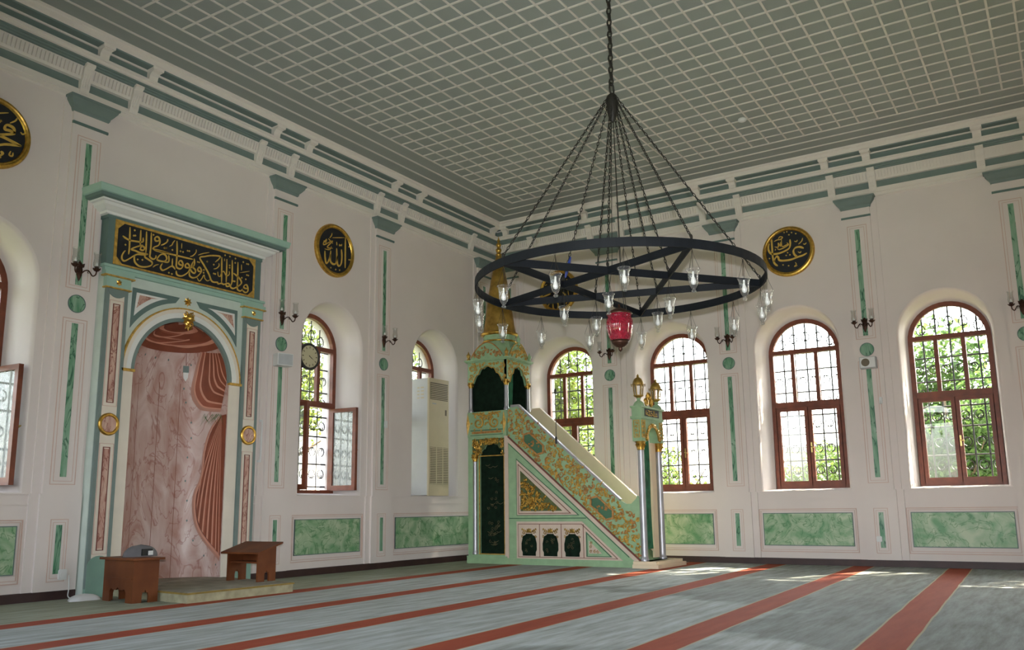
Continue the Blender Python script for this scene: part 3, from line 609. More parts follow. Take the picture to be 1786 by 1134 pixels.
# flanking pilasters
for uc in (-8.215, -6.215):
    p = MB(NF).box(uc-.135, uc+.135, .14, .185, .098, 3.47).build('side_pilaster', 'cream', mh)
    for s in (-1, 1): MB(NF).box(*sorted((uc+s*.095, uc+s*.137)), .15, .190, .098, 3.47).build('green_edge', 'teal', p)
    MB(NF).poly([(uc-.136, .0), (uc+.136, .0), (uc+.136, .33)]+[(uc+.136*math.cos(pi*i/12), .33+.115*math.sin(pi*i/12)) for i in range(1, 12)]+[(uc-.136, .33)], .15, .194).build('green_foot', 'mint_deep', p)
    MB(NF).poly([(uc-.136, 3.47)]+[(uc-.12*math.cos(pi*i/12), 3.46-.10*math.sin(pi*i/12)) for i in range(13)]+[(uc+.136, 3.47)], .15, .194).build('green_lunette', 'teal', p)
    for z0, z1 in ((.52, 1.62), (2.16, 3.27)):
        MB(NF).box(uc-.036, uc+.036, .185, .190, z0, z1).build('rose_strip', 'marble_rose', p)
        MB(NF).frame(uc-.043, uc+.043, z0-.02, z1+.02, .009, .185, .194).build('strip_border', 'maroon', p)
        MB(NF).frame(uc-.088, uc+.088, z0-.06, z1+.06, .006, .185, .191).build('strip_line', 'pink_line', p)
    md = MB(NF).disc(uc, 1.895, .128, .18, .2, 32, [(.128, .18), (.128, .205), (.118, .215), (.098, .215), (.088, .204)]).build('medallion_ring', 'gold', p)
    MB(NF).disc(uc, 1.895, .09, .18, .205, 28).build('medallion_face', 'marble_rose', md)
    c = MB(NF).box(uc-.155, uc+.155, .14, .205, 3.475, 3.60).box(uc-.185, uc+.185, .14, .225, 3.612, 3.66).build('pilaster_cap', 'mint', mh)
    MB(NF).box(uc-.165, uc+.165, .14, .215, 3.462, 3.478).box(uc-.192, uc+.192, .14, .232, 3.598, 3.614).build('gold_line', 'gold_paint', c)
    r = MB(NF)
    for i in range(6): r.leaf(uc, 3.54, .042, i*pi/3+pi/6, .206)
    r.disc(uc, 3.54, .013, .206, .222, 10); r.build('rosette', 'gold', c)
# spandrels
for s in (-1, 1):
    cx = -7.225; e = (lambda v: cx+s*v)
    arcp = lambda R, z0, z1, n=14: [(cx+s*math.sqrt(max(0, R*R-(z-2.555)**2)), z) for z in [z0+(z1-z0)*i/n for i in range(n+1)]]
    outer = [(e(.775), 3.54), (e(.125), 3.54)] + arcp(.925, 3.462, 3.05)[0:] + [(e(.775), 3.05)]
    tr = MB(NF).poly(outer[:-1], .14, .158).build('spandrel', 'teal_dark', mh)
    MB(NF).poly([(e(.725), 3.487), (e(.30), 3.487)]+arcp(.985, 3.49, 3.20)[1:], .14, .163).build('spandrel_border', 'white_paint', tr)
    MB(NF).poly([(e(.685), 3.462), (e(.44), 3.462)]+arcp(1.035, 3.46, 3.30)[1:], .14, .168).build('spandrel_marble', 'marble_rose', tr)
# gilt rosette and keystone ornament
r = MB(NF)
for i in range(8): r.leaf(-7.228, 3.51, .062, i*pi/4, .152, .3)
r.disc(-7.228, 3.51, .022, .152, .178, 14); r.build('gilt_rosette', 'gold', mh)
r = MB(NF)
r.sphere((-7.225, .21, 3.29), .052, 14, 10)
for i in range(10): r.leaf(-7.225, 3.285, .10, i*pi/5, .185, .32)
for d in (-1, 1): r.scroll(-7.225+d*.055, 3.34, .034, .19, .010, pi/2, d, 1.2); r.scroll(-7.225+d*.045, 3.215, .032, .19, .010, -pi/2, -d, 1.2)
for a in (-2.2, -1.57, -.95): r.leaf(-7.225, 3.22, .085, a, .185, .3)
r.build('keystone_ornament', 'gold', mh)
# entablature, inscription, cornice
MB(NF).box(-8.40, -6.06, .14, .20, 3.66, 3.705).box(-8.425, -6.045, .14, .225, 3.705, 3.735).build('entablature', 'mint', mh)
fr = MB(NF).box(-8.37, -6.085, .0, .160, 3.735, 4.355).box(-8.385, -6.07, 0, .165, 4.30, 4.36).box(-8.385, -6.07, 0, .165, 3.735, 3.755).build('inscription_frame', 'teal_dark', mh)
MB(NF).box(-8.285, -6.190, .15, .168, 3.765, 4.308).build('gold_field', 'gold_paint', fr)
c = .075
MB(NF).poly([(-8.248+c, 3.787), (-6.228-c, 3.787), (-6.228, 3.787+c), (-6.228, 4.276-c), (-6.228-c, 4.276), (-8.248+c, 4.276), (-8.248, 4.276-c), (-8.248, 3.787+c)], .15, .172).build('black_panel', 'ink_black', fr)
def lettering(F, S, o, parent, wb=.023, wt=.012, rd=.013, h=.007, m_='gold_letter'):
    m = MB(F)
    for p in S['big']: m.stroke(p, wb, o, h, .9)
    for p in S['thin']: m.stroke(p, wt, o, h)
    for p in S['dot']: m.dot(p[0], p[1], rd, o, h)
    m.build('lettering', m_, parent)
lettering(NF, STROKES['inscription'], .171, fr)
def cornice_block(m, prof, uL, uR):
    rows = [[(uL-(o-.15), 0, z), (uL-(o-.15), o, z), (uR+(o-.15), o, z), (uR+(o-.15), 0, z)] for o, z in prof]
    m.grid(rows, False); m.add(rows[0], [(0, 1, 2, 3)]); m.add(rows[-1], [(0, 1, 2, 3)])
uL, uR = -8.385, -6.075
k = MB(NF); cornice_block(k, [(.15, 4.34), (.185, 4.345), (.19, 4.372), (.22, 4.385), (.27, 4.42), (.285, 4.45), (.315, 4.455), (.32, 4.475)], uL, uR); k.build('cornice_cove', 'white_paint', mh)
k = MB(NF); cornice_block(k, [(.345, 4.475), (.375, 4.48), (.385, 4.515)], uL, uR); k.build('cornice_dark_fillet', 'teal_dark', mh)
k = MB(NF); cornice_block(k, [(.385, 4.515), (.41, 4.52), (.425, 4.585), (.425, 4.60)], uL, uR); k.build('cornice_top', 'mint', mh)

# painted drapery, following the curve of the recess
def strips(name, curves, mats, pattern, par, off=.004):
    m = MB(); n = len(curves)-1
    for i in range(n):
        m.k = pattern[i % len(pattern)]
        A = [nP(p, z, off) for p, z in curves[i]]; B = [nP(p, z, off) for p, z in curves[i+1]]
        m.quadstrip(A, B, True)
    return m.build(name, mats, par)
def lerp_curves(A, B, ts): return [[(a[0]+(b[0]-a[0])*t, a[1]+(b[1]-a[1])*t) for a, b in zip(A, B)] for t in ts]
def resample(pts, n):
    P = catmull(pts, 8); L = [0]
    for a, b in zip(P, P[1:]): L.append(L[-1]+math.hypot((b[0]-a[0])/60, b[1]-a[1]))
    out = []
    for i in range(n):
        s = L[-1]*i/(n-1); k = 0
        while k < len(L)-2 and L[k+1] < s: k += 1
        t = (s-L[k])/max(1e-9, L[k+1]-L[k]); out.append((P[k][0]+(P[k+1][0]-P[k][0])*t, P[k][1]+(P[k+1][1]-P[k][1])*t))
    return out
phis = [-90+180*i/30 for i in range(31)]
zb = lambda p: 2.935+.045*(p/75)**2
MZ = ['drape_dark', 'drape_mid', 'drape_light', 'drape_edge']
lv = [0, .045, .075, .088, .12, .15, .16, .20, .22, .228, .255, .30]
vc = []
for q, d in enumerate(lv):
    sag = .25*math.sin(min(1, d/.16)*pi/2)
    vc.append([(p, min(3.243, zb(p)+d*(1+sag*(p/80)**2*(1 if q % 2 else -.6)))) for p in phis])
strips('drape_valance', vc, MZ, [0, 0, 2, 1, 0, 2, 0, 1, 2, 0, 0], mh, .006)
sw = MB()
for pts in ([(-60, 3.10), (-40, 3.03), (-10, 3.02), (15, 3.06), (40, 3.10)], [(-52, 3.17), (-30, 3.09), (0, 3.10), (30, 3.16)], [(62, 3.05), (35, 3.01), (10, 3.02)]):
    P = resample(pts, 14)
    sw.quadstrip([nP(p, z-.006, .009) for p, z in P], [nP(p, z+.007, .009) for p, z in P], True)
sw.build('drape_fold', 'drape_light', mh)
A = resample([(53.7, 2.964), (47.3, 2.83), (43.2, 2.664), (40.7, 2.482), (42.5, 2.366), (47.5, 2.272), (55.3, 2.209), (80, 2.185)], 24)
B = resample([(88, 2.94), (89, 2.86), (90, 2.75), (90.5, 2.66)], 24)
ts = [0, .07, .10, .20, .24, .30, .42, .455, .55, .59, .68, .71, .80, .835, .93, 1]
strips('side_drape', lerp_curves(A, B, ts), MZ, [3, 2, 1, 2, 0, 0, 2, 0, 2, 0, 2, 0, 2, 0, 0], mh, .008)
A = resample([(82, 2.16), (66.8, 1.984), (59.1, 1.709), (56.6, 1.345), (49.4, 1.142), (49.6, .896), (55.7, .673), (70.0, .472), (91, .29)], 26)
A2 = resample([(82, 2.15), (68.5, 1.96), (61.5, 1.70), (59.2, 1.345), (53.2, 1.13), (53.4, .90), (59, .70), (72.5, .52), (91, .36)], 26)
strips('drape_border', [A, lerp_curves(A, A2, [.55])[0], A2], MZ, [3, 2], mh, .010)
fan = MB()
lowends = [(59.3, 1.345), (54, 1.06), (55, .86), (60, .70), (66, .61), (73, .53), (80, .46), (86, .41), (91, .36)]
tie = (83, 2.14)
def ray_pts(e, n=14):
    out = []
    for i in range(n):
        t = i/(n-1); b_ = math.sin(pi*t)*-6*(1-(e[0]-54)/40)
        out.append((tie[0]+(e[0]-tie[0])*t+b_, tie[1]+(e[1]-tie[1])*t))
    return out
ends = []
for a, b_ in zip(lowends, lowends[1:]):
    ends += [a, (a[0]+(b_[0]-a[0])*.33, a[1]+(b_[1]-a[1])*.33), (a[0]+(b_[0]-a[0])*.66, a[1]+(b_[1]-a[1])*.66)]
ends.append(lowends[-1])
strips('lower_drape', [ray_pts(e) for e in ends]+[[(91.5, 2.15-1.8*i/13) for i in range(14)]], MZ, [0, 2, 0, 0, 2, 1], mh, .009)
strips('drape_infill', lerp_curves(A2, resample([(83, 2.13), (78, 1.9), (76, 1.6), (75, 1.35), (74, 1.2), (74, 1.0), (76, .8), (80, .6), (91, .4)], 26), [i/10 for i in range(11)]), MZ, [0], mh, .003)
sp = MB(); random.seed(4)
for i in range(26):
    p0 = (82-random.random()*26, 2.17-random.random()*.05); L = .10+.08*random.random(); a = random.uniform(-2.6, -.6)
    P = [(p0[0]+L*t*70*math.cos(a), p0[1]+L*t*math.sin(a)) for t in (0, .5, 1)]
    wz = .007
    sp.quadstrip([nP(min(89, p), z-wz*(1-k/2.2), .014) for k, (p, z) in enumerate(P)], [nP(min(89, p), z+wz*(1-k/2.2), .014) for k, (p, z) in enumerate(P)])
sp.build('leaf_sprig', 'leaf_paint', mh)
la = MB(); ph = 34.3
la.k = 0; la.quadstrip([nP(ph-.35, z, .005) for z in (2.79, 2.87, 2.94)], [nP(ph+.35, z, .005) for z in (2.79, 2.87, 2.94)])
la.k = 1; la.quadstrip([nP(ph-3.4, z, .005) for z in (2.70, 2.75, 2.785)], [nP(ph+3.4, z, .005) for z in (2.70, 2.75, 2.785)])
la.k = 2; la.add([nP(ph-3, 2.70, .005), nP(ph+3, 2.70, .005), nP(ph+2.4, 2.63, .005), nP(ph, 2.585, .005), nP(ph-2.4, 2.63, .005)], [(0, 1, 2, 3, 4)])
la.build('painted_lamp', ['maroon', 'teal', 'white_paint'], mh)
for p, z in ((-34, 2.86), (-20, 2.86), (-4, 2.845), (13, 2.84), (33, 2.49), (36, 2.31), (43, 2.05), (44, 1.85), (41, 1.6), (40, 1.3), (43, 1.05), (44, .8), (52, .55), (66, .36), (84, .25), (40, 2.80)):
    MB().add([nP(p-1, z, .005), nP(p, z-.018, .005), nP(p+1, z, .005), nP(p, z+.018, .005)], [(0, 1, 2, 3)]).build('painted_drop', 'teal_dark', mh)

# low carpeted platform in front of the niche
pf = thing('imam_platform', 'low carpeted platform with gold edging in front of the prayer niche', 'platform', loc=(-7.45, -.9, 0))
def plat(d, z0, z1): return MB(lambda u, o, z: (u, -z, o)).poly([(-8.20+d, 1.70-d), (-6.75-d, 1.70-d), (-6.50-d, .20+d), (-8.04+d, .20+d)], z0, z1)
plat(.012, 0, .085).build('platform_body', 'platform_side', pf)
plat(0, .085, .100).build('platform_edge', 'platform_edge', pf)
plat(.04, .10, .104).build('platform_top', 'platform_carpet', pf)
# ------------------------------------------------------------------ pulpit with stairs
mb = thing('minbar_pulpit', 'green and gold stepped pulpit with a tall gilt spire in the far corner', 'pulpit', loc=(-1.27, -2.2, 0))
def part(m, name, mm, p=None): return m.build(name, mm, p or mb)
SL = .845                                            # slope of the stairs
zl = lambda u: 2.114-SL*(u-1.33)                     # lower edge of the balustrade
def scalloped(u0, u1, z0, z1, zs):                   # opening outline with a lobed head
    c, h = (u0+u1)/2, (u1-u0)/2
    pts = [(u0, z0), (u0, zs)]
    for (a, b_, r) in ((-1.0, -.62, .10), (-.62, -.30, .10), (-.30, .30, .10), (.30, .62, .10), (.62, 1.0, .10)):
        za = zs+(z1-zs)*(1-abs(a)**1.7); zb_ = zs+(z1-zs)*(1-abs(b_)**1.7)
        for i in range(1, 6):
            t = i/6; pts.append((c+h*(a+(b_-a)*t), za+(zb_-za)*t+(z1-zs)*.16*math.sin(pi*t)))
        pts.append((c+h*b_, zb_))
    pts += [(u1, z0)]
    return pts
# carcass : one solid body behind the decorated face
body = [(.50, 0), (3.86, 0), (3.86, .10), (3.70, .11), (1.33, 2.114), (1.33, 2.12), (.50, 2.12)]
part(MB(MF).poly([(1.28, 0), (3.70, 0), (3.70, .10), (1.34, 2.09), (1.28, 2.12)], -.75, 0), 'stair_body', 'minbar_green')
st = MB(MF)
for i in range(9):
    u1 = 3.62-i*.252; z1 = .16+i*.225
    st.box(u1-.26, u1, -.70, -.04, max(0.05, z1-.4), z1)
part(st, 'steps', 'minbar_ivory')
# lower chamber under the kiosk
op = scalloped(.745, 1.25, .165, 2.0, 1.80)
part(MB(MF).poly([(.505, 0), (1.28, 0), (1.28, 2.115), (.505, 2.115)], -.04, 0, [op]).box(.505, .56, -.75, -.04, 0, 2.115).box(.505, 1.28, -.75, -.71, 0, 2.115), 'chamber_wall', 'minbar_green')
part(MB(MF).box(.56, 1.28, -.10, -.06, .1, 2.1), 'velvet_curtain', 'velvet')
emb = MB(MF); random.seed(3)
for z, n, hw in ((1.60, 3, .13), (1.36, 3, .12), (1.13, 3, .10), (.95, 6, .15), (.62, 9, .11), (.48, 9, .10), (.34, 6, .09)):
    for k in range(n):
        u = 1.0+random.uniform(-hw, hw); zz = z+random.uniform(-.06, .06)
        if random.random() < .5: emb.stroke([(u-.05, zz), (u, zz-.015), (u+.05, zz+.01)], .008, -.06, .003)
        else: emb.scroll(u, zz, .03, -.058, .004, random.random()*6, 1, 1.2, 9)
part(emb, 'gold_embroidery', 'velvet_gold')
g = MB(MF); random.seed(11)
hd = MB(MF)
head = [(.60, 1.80), (.60, 2.085), (1.265, 2.085), (1.265, 1.80), (1.25, 1.80)] + [p for p in reversed(op) if p[1] >= 1.80][1:-1] + [(.745, 1.80)]
part(hd.poly(head, 0, .010), 'spandrel_ground', 'relief_ground')
for i in range(150):
    u = random.uniform(.62, 1.25); z = random.uniform(1.83, 2.07)
    if abs(u-.9975) < .20 and z < 2.0: continue
    if random.random() < .6: g.scroll(u, z, random.uniform(.022, .04), .010, .009, random.random()*6, random.choice((1, -1)), 1.2, 9)
    else: g.leaf(u, z, .05, random.random()*6, .010)
part(g, 'gilt_spandrel', 'gold')
def column(F, name, z0, z1, r, cap=.12, big=1.5, mm='silver', par=None):
    c = MB(F).lathe([(r*1.25, z0), (r*1.3, z0+.03), (r*1.05, z0+.05), (r, z0+.08), (r*.92, z1)], (0, 0, 0), 18)
    o = part(c, name, mm, par)
    k = MB(F).lathe([(r*.95, z1), (r*1.15, z1+.01), (r*1.0, z1+.025), (r*1.1, z1+.05), (r*big, z1+cap*.85), (r*big*1.08, z1+cap)], (0, 0, 0), 14)
    for i in range(8):
        a = i*pi/4
        k.tube([(r*1.05*math.cos(a), r*1.05*math.sin(a), z1+.03), (r*1.4*math.cos(a), r*1.4*math.sin(a), z1+cap*.7), (r*1.6*math.cos(a), r*1.6*math.sin(a), z1+cap*.55)], .010, 4)
    part(k, 'capital', 'gold', o)
    return o
column(at(MF, .665, .02, 0), 'silver_column', .15, 1.70, .040)
part(MB(MF).frame(.735, 1.26, .15, 1.80, .016, 0, .012), 'gilt_frame', 'gold_paint')
part(MB(MF).box(1.262, 1.335, -.02, .018, 0, 2.115), 'cream_post', 'minbar_cream')
part(MB(MF).box(.49, 3.86, -.76, .022, 0, .10).box(.49, 1.30, -.76, .03, .10, .125), 'plinth', 'minbar_green')
# gallery box
bx = part(MB(MF).box(.505, 1.305, -.76, .015, 2.115, 2.555), 'gallery_box', 'minbar_green')
part(MB(MF).box(.60, 1.21, .010, .022, 2.175, 2.215), 'red_band', 'rust_gold', bx)
part(MB(MF).box(.57, 1.235, .010, .024, 2.225, 2.24).box(.57, 1.235, .010, .024, 2.145, 2.155), 'green_fillet', 'minbar_green_dark', bx)
g = MB(MF)
for s in (-1, 1):
    c = .905+s*.165
    g.scroll(c, 2.36, .105, .015, .020, pi/2+s*.3, s, 1.5, 18); g.scroll(.905+s*.05, 2.46, .05, .015, .014, -pi/2, -s, 1.3, 12)
    for i in range(9): g.leaf(.905+s*(.04+.028*i), 2.50-.012*(i % 3), .06, pi/2+s*(.2*i-.6), .018)
    for i in range(7): g.leaf(c+.12*math.cos(i), 2.35+.10*math.sin(i), .06, i*1.1, .018)
g.tube([(.62, .025, 2.53), (.72, .03, 2.52), (.80, .03, 2.49), (.905, .035, 2.475), (1.01, .03, 2.49), (1.09, .03, 2.52), (1.20, .025, 2.53)], .013, 6)
part(g, 'gilt_scrolls', 'gold_paint', bx)
for u in (.515, 1.262):
    f = MB(MF); f.add([(u, .03, 2.15), (u+.040, .015, 2.345), (u, .03, 2.54), (u-.040, .015, 2.345), (u, .05, 2.345)], [(0, 1, 4), (1, 2, 4), (2, 3, 4), (3, 0, 4), (0, 3, 2, 1)])
    part(f, 'gilt_lozenge', 'gold_paint', bx)
# kiosk
kz0, kz1, kz2 = 2.555, 3.06, 3.43
def inside(pts, x, y):
    r = False
    for (a, b_), (c, d) in zip(pts, pts[1:]+pts[:1]):
        if (b_ > y) != (d > y) and x < (c-a)*(y-b_)/(d-b_)+a: r = not r
    return r
def arch_gilt(F, opn, u0, u1, seed):
    random.seed(seed); g = MB(F)
    edge = [p for p in opn if p[1] > 3.03]
    g.tube([(p[0], .004, p[1]) for p in edge], .011, 5)
    for i in range(150):
        u = random.uniform(u0+.03, u1-.03); z = random.uniform(3.10, 3.41)
        if any(inside(opn, u+a, z+b_) for a in (-.03, .03) for b_ in (-.03, .03)): continue
        if random.random() < .6: g.scroll(u, z, random.uniform(.018, .03), 0, .008, random.random()*6, random.choice((1, -1)), 1.2, 9)
        else: g.leaf(u, z, .045, random.random()*6, .002)
    part(g, 'gilt_spandrel', 'gold_paint')
for u in (.545, 1.285):
    for o in (-.03, -.73): column(at(MF, u, o, 0), 'kiosk_column', kz0, 2.985, .036, .10, 1.4)
op2 = scalloped(.61, 1.225, kz0, 3.34, 3.06)
part(MB(MF).poly([(.50, 3.085), (.61, 3.085)]+[p for p in op2 if p[1] > 3.0]+[(1.225, 3.085), (1.32, 3.085), (1.32, kz2), (.50, kz2)], -.05, .0), 'kiosk_arch', 'minbar_green')
arch_gilt(MF, op2, .51, 1.315, 31)
SMF = lambda u, o, z: MF(1.315+o, -u, z)         # short side facing down the stairs: u runs away from us
op3 = scalloped(.10, .65, kz0, 3.34, 3.04)
part(MB(SMF).poly([(0, 3.085), (.10, 3.085)]+[p for p in op3 if p[1] > 3.0]+[(.65, 3.085), (.755, 3.085), (.755, kz2), (0, kz2)], -.05, 0.0), 'kiosk_arch', 'minbar_green')
arch_gilt(SMF, op3, .01, .745, 32)
part(MB(MF).box(.54, .56, -.70, -.05, kz0, 3.40).box(.54, 1.26, -.72, -.70, kz0, 3.40).box(.56, 1.24, -.12, -.10, kz0, 3.40), 'kiosk_curtain', 'velvet')
cu = MB(MF); rows = []
for z in (2.57, 2.8, 3.05, 3.33): rows.append([(1.245+.012*math.sin(i*2.0+z*3), -.10-.16*i/12*(1+.4*(z-2.57)), z) for i in range(13)])
cu.grid(rows, True); part(cu, 'green_drape', 'velvet_light')
part(MB(MF).box(.475, 1.345, -.79, .03, kz2, kz2+.02).box(.455, 1.365, -.81, .05, kz2+.02, kz2+.045), 'kiosk_cornice', 'minbar_green')
def pediment(F, u0, u1, z0, h, mm):
    c = (u0+u1)/2; w = (u1-u0)/2; m = MB(F)
    out = [(u0, z0), (u1, z0), (u1-.03, z0+.05)]
    for i in range(17):
        t = -1+2*i/16; out.append((c-w*.92*t, z0+.05+h*max(0, math.cos(t*pi/2))**.85))
    p = part(m.poly(out, -.03, 0), 'pediment', 'minbar_green'); m = MB(F)
    m.tube([(q[0], .002, q[1]) for q in out[2:]], .012, 5)
    random.seed(int(u0*100))
    for i in range(30):
        t = random.uniform(-.85, .85); z = z0+.03+random.random()*h*.85*math.cos(t*pi/2)
        if random.random() < .6: m.scroll(c+w*.9*t, z, .034, 0, .010, random.random()*6, random.choice((1, -1)), 1.2, 9)
        else: m.leaf(c+w*.9*t, z, .06, random.random()*6, 0)
    part(m, 'gilt_pediment', mm, p)
pediment(at(MF, 0, .01, 0), .56, 1.26, kz2+.045, .24, 'rust_gold')
pediment(at(SMF, 0, .01, 0), .06, .70, kz2+.045, .24, 'gold_paint')
def finial(F, z, s=1.0, mm='minbar_green', par=None):
    part(MB(F).lathe([(.030*s, z), (.038*s, z+.02*s), (.02*s, z+.04*s), (.035*s, z+.07*s), (.038*s, z+.10*s), (.015*s, z+.125*s), (.012*s, z+.14*s), (.0005, z+.17*s)], (0, 0, 0), 12), 'finial', mm, par)
for u in (.51, 1.31):
    for o in (-.01, -.76): finial(at(MF, u, o, 0), kz2+.045, 1.0, 'gold_old' if o > -.1 else 'minbar_green')
finial(at(MF, 1.32, -.38, 0), kz2+.30, 1.1)
# drum and spire
ax = at(MF, .925, -.38, 0)
part(MB(ax).lathe([(.36, 3.46), (.35, 3.60), (.31, 3.72), (.285, 3.78), (.29, 3.90), (.30, 3.925)], (0, 0, 0), 8, a0=pi/8), 'drum', 'minbar_green')
part(MB(ax).lathe([(.292, 3.80), (.31, 3.815), (.292, 3.83)], (0, 0, 0), 24).lathe([(.30, 3.92), (.335, 3.935), (.335, 3.965), (.30, 3.985)], (0, 0, 0), 24), 'gilt_ring', 'gold')
part(MB(ax).lathe([(.295, 3.985), (.265, 4.17), (.215, 4.55), (.155, 4.92), (.10, 5.20), (.05, 5.42)], (0, 0, 0), 16), 'spire', 'gold_old')
part(MB(ax).lathe([(.05, 5.42), (.06, 5.44), (.03, 5.47), (.052, 5.51), (.052, 5.54), (.022, 5.57), (.045, 5.61), (.045, 5.64), (.018, 5.67), (.03, 5.70), (.012, 5.74), (.0005, 5.80)], (0, 0, 0), 14), 'gilt_finial', 'gold')
# stair side panels (painted joinery)
def tri_frame(pts, t0, name, mm, o0, o1, inner):
    part(MB(MF).poly(pts, o0, o1, [inner]), name, mm)
big = [(1.345, .71), (1.345, 2.05), (2.70, .905+.0)]
part(MB(MF).poly([(1.345, .10), (3.62, .10), (1.345, 2.02)], 0, .006), 'green_field', 'minbar_green')
def band(u0, u1, d0, d1, o0, o1, name, mm):   # strip parallel to the stair line, d = drop below it
    part(MB(MF).poly([(u0, zl(u0)-d1), (u1, zl(u1)-d1), (u1, zl(u1)-d0), (u0, zl(u0)-d0)], o0, o1), name, mm)
band(1.335, 3.70, .0, .028, 0, .026, 'maroon_edge', 'maroon'); band(1.335, 3.66, .028, .105, 0, .022, 'cream_moulding', 'minbar_cream'); band(1.345, 3.50, .118, .134, 0, .012, 'dark_line', 'minbar_green_dark')
def tri(u0, z0, u1, z1, name, mm, o, inset=0.0):
    part(MB(MF).poly([(u0, z0), (u1, z0), (u0, z1)], 0, o), name, mm)
tri(1.488, .785, 2.665, 1.725, 'dark_line', 'minbar_green_dark', .009); tri(1.50, .795, 2.63, 1.70, 'triangle_border', 'minbar_cream', .013)
tri(1.525, .815, 2.52, 1.635, 'triangle_border', 'maroon', .015); tri(1.537, .825, 2.49, 1.61, 'triangle_border', 'minbar_cream', .018)
tri(1.575, .858, 2.36, 1.52, 'gilt_ground', 'relief_ground', .021)
g = MB(MF); random.seed(5)
for i in range(150):
    a, b_ = random.random(), random.random()
    if a+b_ > 1: a, b_ = 1-a, 1-b_
    u, z = 1.60+a*.66, .875+b_*.56
    if random.random() < .5: g.scroll(u, z, random.uniform(.02, .038), .021, .009, random.random()*6, random.choice((1, -1)), 1.2, 8)
    else: g.leaf(u, z, .06, random.random()*6, .021)
g.disc(1.76, 1.02, .05, .02, .04, 14); part(g, 'gilt_relief', 'gold')
part(MB(MF).box(1.345, 2.78, 0, .014, .735, .748), 'dark_line', 'minbar_green_dark')
# row of three little doors and the small triangle
low = [(1.485, .098), (3.40, .098), (2.705, .69), (1.485, .69)]
part(MB(MF).poly(low, 0, .012), 'dado_border', 'minbar_cream')
part(MB(MF).poly([(1.515, .122), (3.32, .122), (2.70, .655), (1.515, .655)], 0, .014), 'dado_line', 'maroon')
part(MB(MF).poly([(1.525, .130), (3.295, .130), (2.695, .645), (1.525, .645)], 0, .017), 'dado_panel', 'minbar_cream')
for i, (a, b_) in enumerate(((1.535, 1.925), (1.937, 2.325), (2.337, 2.725))):
    c = (a+b_)/2
    if i < 3: part(MB(MF).box(b_+.002, b_+.010, 0, .022, .13, .645), 'divider', 'maroon')
    d = part(MB(MF).box(a+.012, b_-.012, 0, .020, .145, .632), 'little_door', 'minbar_cream')
    dk = [(c-.125, .145), (c-.125, .20), (c-.145, .24), (c-.145, .34), (c-.125, .42), (c-.12, .455), (c-.07, .475), (c-.06, .495), (c+.06, .495), (c+.07, .475), (c+.12, .455), (c+.125, .42), (c+.145, .34), (c+.145, .24), (c+.125, .20), (c+.125, .145)]
    part(MB(MF).poly(dk, .01, .024), 'velvet_inset', 'velvet', d)
    g = MB(MF)
    for s in (-1, 1):
        g.scroll(c+s*.10, .515, .03, .02, .008, 0, s, 1.2, 9); g.scroll(c+s*.135, .45, .022, .02, .007, 2, s, 1.2, 8)
        for q in range(4): g.leaf(c+s*(.05+.03*q), .50+.015*q, .05, pi/2+s*.5, .02)
    for q in range(3): g.leaf(c, .505, .085, pi/2+(q-1)*.5, .02)
    part(g, 'gilt_crest', 'gold_old', d)
    e = MB(MF)
    for q in range(7): e.scroll(c+random.uniform(-.08, .08), random.uniform(.2, .42), .025, .024, .004, q, 1, 1.1, 8)
    part(e, 'gold_embroidery', 'velvet_gold', d)
tri(2.775, .148, 3.225, .535, 'small_triangle', 'minbar_green_dark', .021); tri(2.80, .160, 3.185, .49, 'small_triangle', 'minbar_green', .024)
tri(2.825, .20, 3.05, .40, 'small_triangle', 'minbar_cream', .027)
g = MB(MF)
for u, z in ((2.86, .23), (2.86, .30), (2.93, .23), (2.87, .355), (2.985, .225)): g.scroll(u, z, .026, .027, .006, u*9, 1, 1.3, 9)
part(g, 'gilt_relief', 'gold_old')
# carved balustrade, near and far
rail = [(1.33, 2.114), (3.70, .111), (3.70, 1.02), (3.668, 1.075), (3.635, 1.02), (3.56, .955), (3.47, .95), (3.41, .985), (3.36, 1.010), (1.53, 2.598), (1.39, 2.612), (1.33, 2.56)]
nb = part(MB(MF).poly(rail, -.045, .0), 'balustrade', 'minbar_green')
part(MB(MF).poly([(1.40, 2.585), (1.53, 2.598), (3.36, 1.010), (3.385, 1.03), (1.545, 2.63), (1.39, 2.63)], -.055, .012), 'handrail', 'silver', nb)
def hexa(u, z, L, w):
    d = Vector((1, -SL)).normalized(); n = Vector((-d.y, d.x)); c = Vector((u, z)); P = []
    for a, b_ in ((-1, 0), (-.72, 1), (.72, 1), (1, 0), (.72, -1), (-.72, -1)): P.append(tuple(c+d*(L*a)+n*(w*b_)))
    return P
for (u, z) in ((1.83, 1.955), (3.06, .895)):
    h = part(MB(MF).poly(hexa(u, z, .26, .105), 0, .016, [hexa(u, z, .225, .08)]), 'cartouche_frame', 'rust_gold', nb)
    part(MB(MF).poly(hexa(u, z, .22, .078), 0, .010), 'cartouche', 'minbar_green_dark', nb)
    g = MB(MF)
    for i in range(12): g.leaf(u+random.uniform(-.12, .12), z+random.uniform(-.03, .03)-SL*0, .05, random.random()*6, .010)
    part(g, 'cartouche_leaves', 'rust_gold', nb)
g = [MB(MF), MB(MF)]; random.seed(21)
def inrail(u, z): return u > 1.37 and u < 3.67 and z > zl(u)+.04 and z < min(2.58, 2.598-(u-1.53)*.868)-.03 and not any(abs((u-a)*.763-(z-b_)*.646) < .27 and abs((u-a)*.646+(z-b_)*.763) < .12 for a, b_ in ((1.83, 1.955), (3.06, .895)))
pts = []
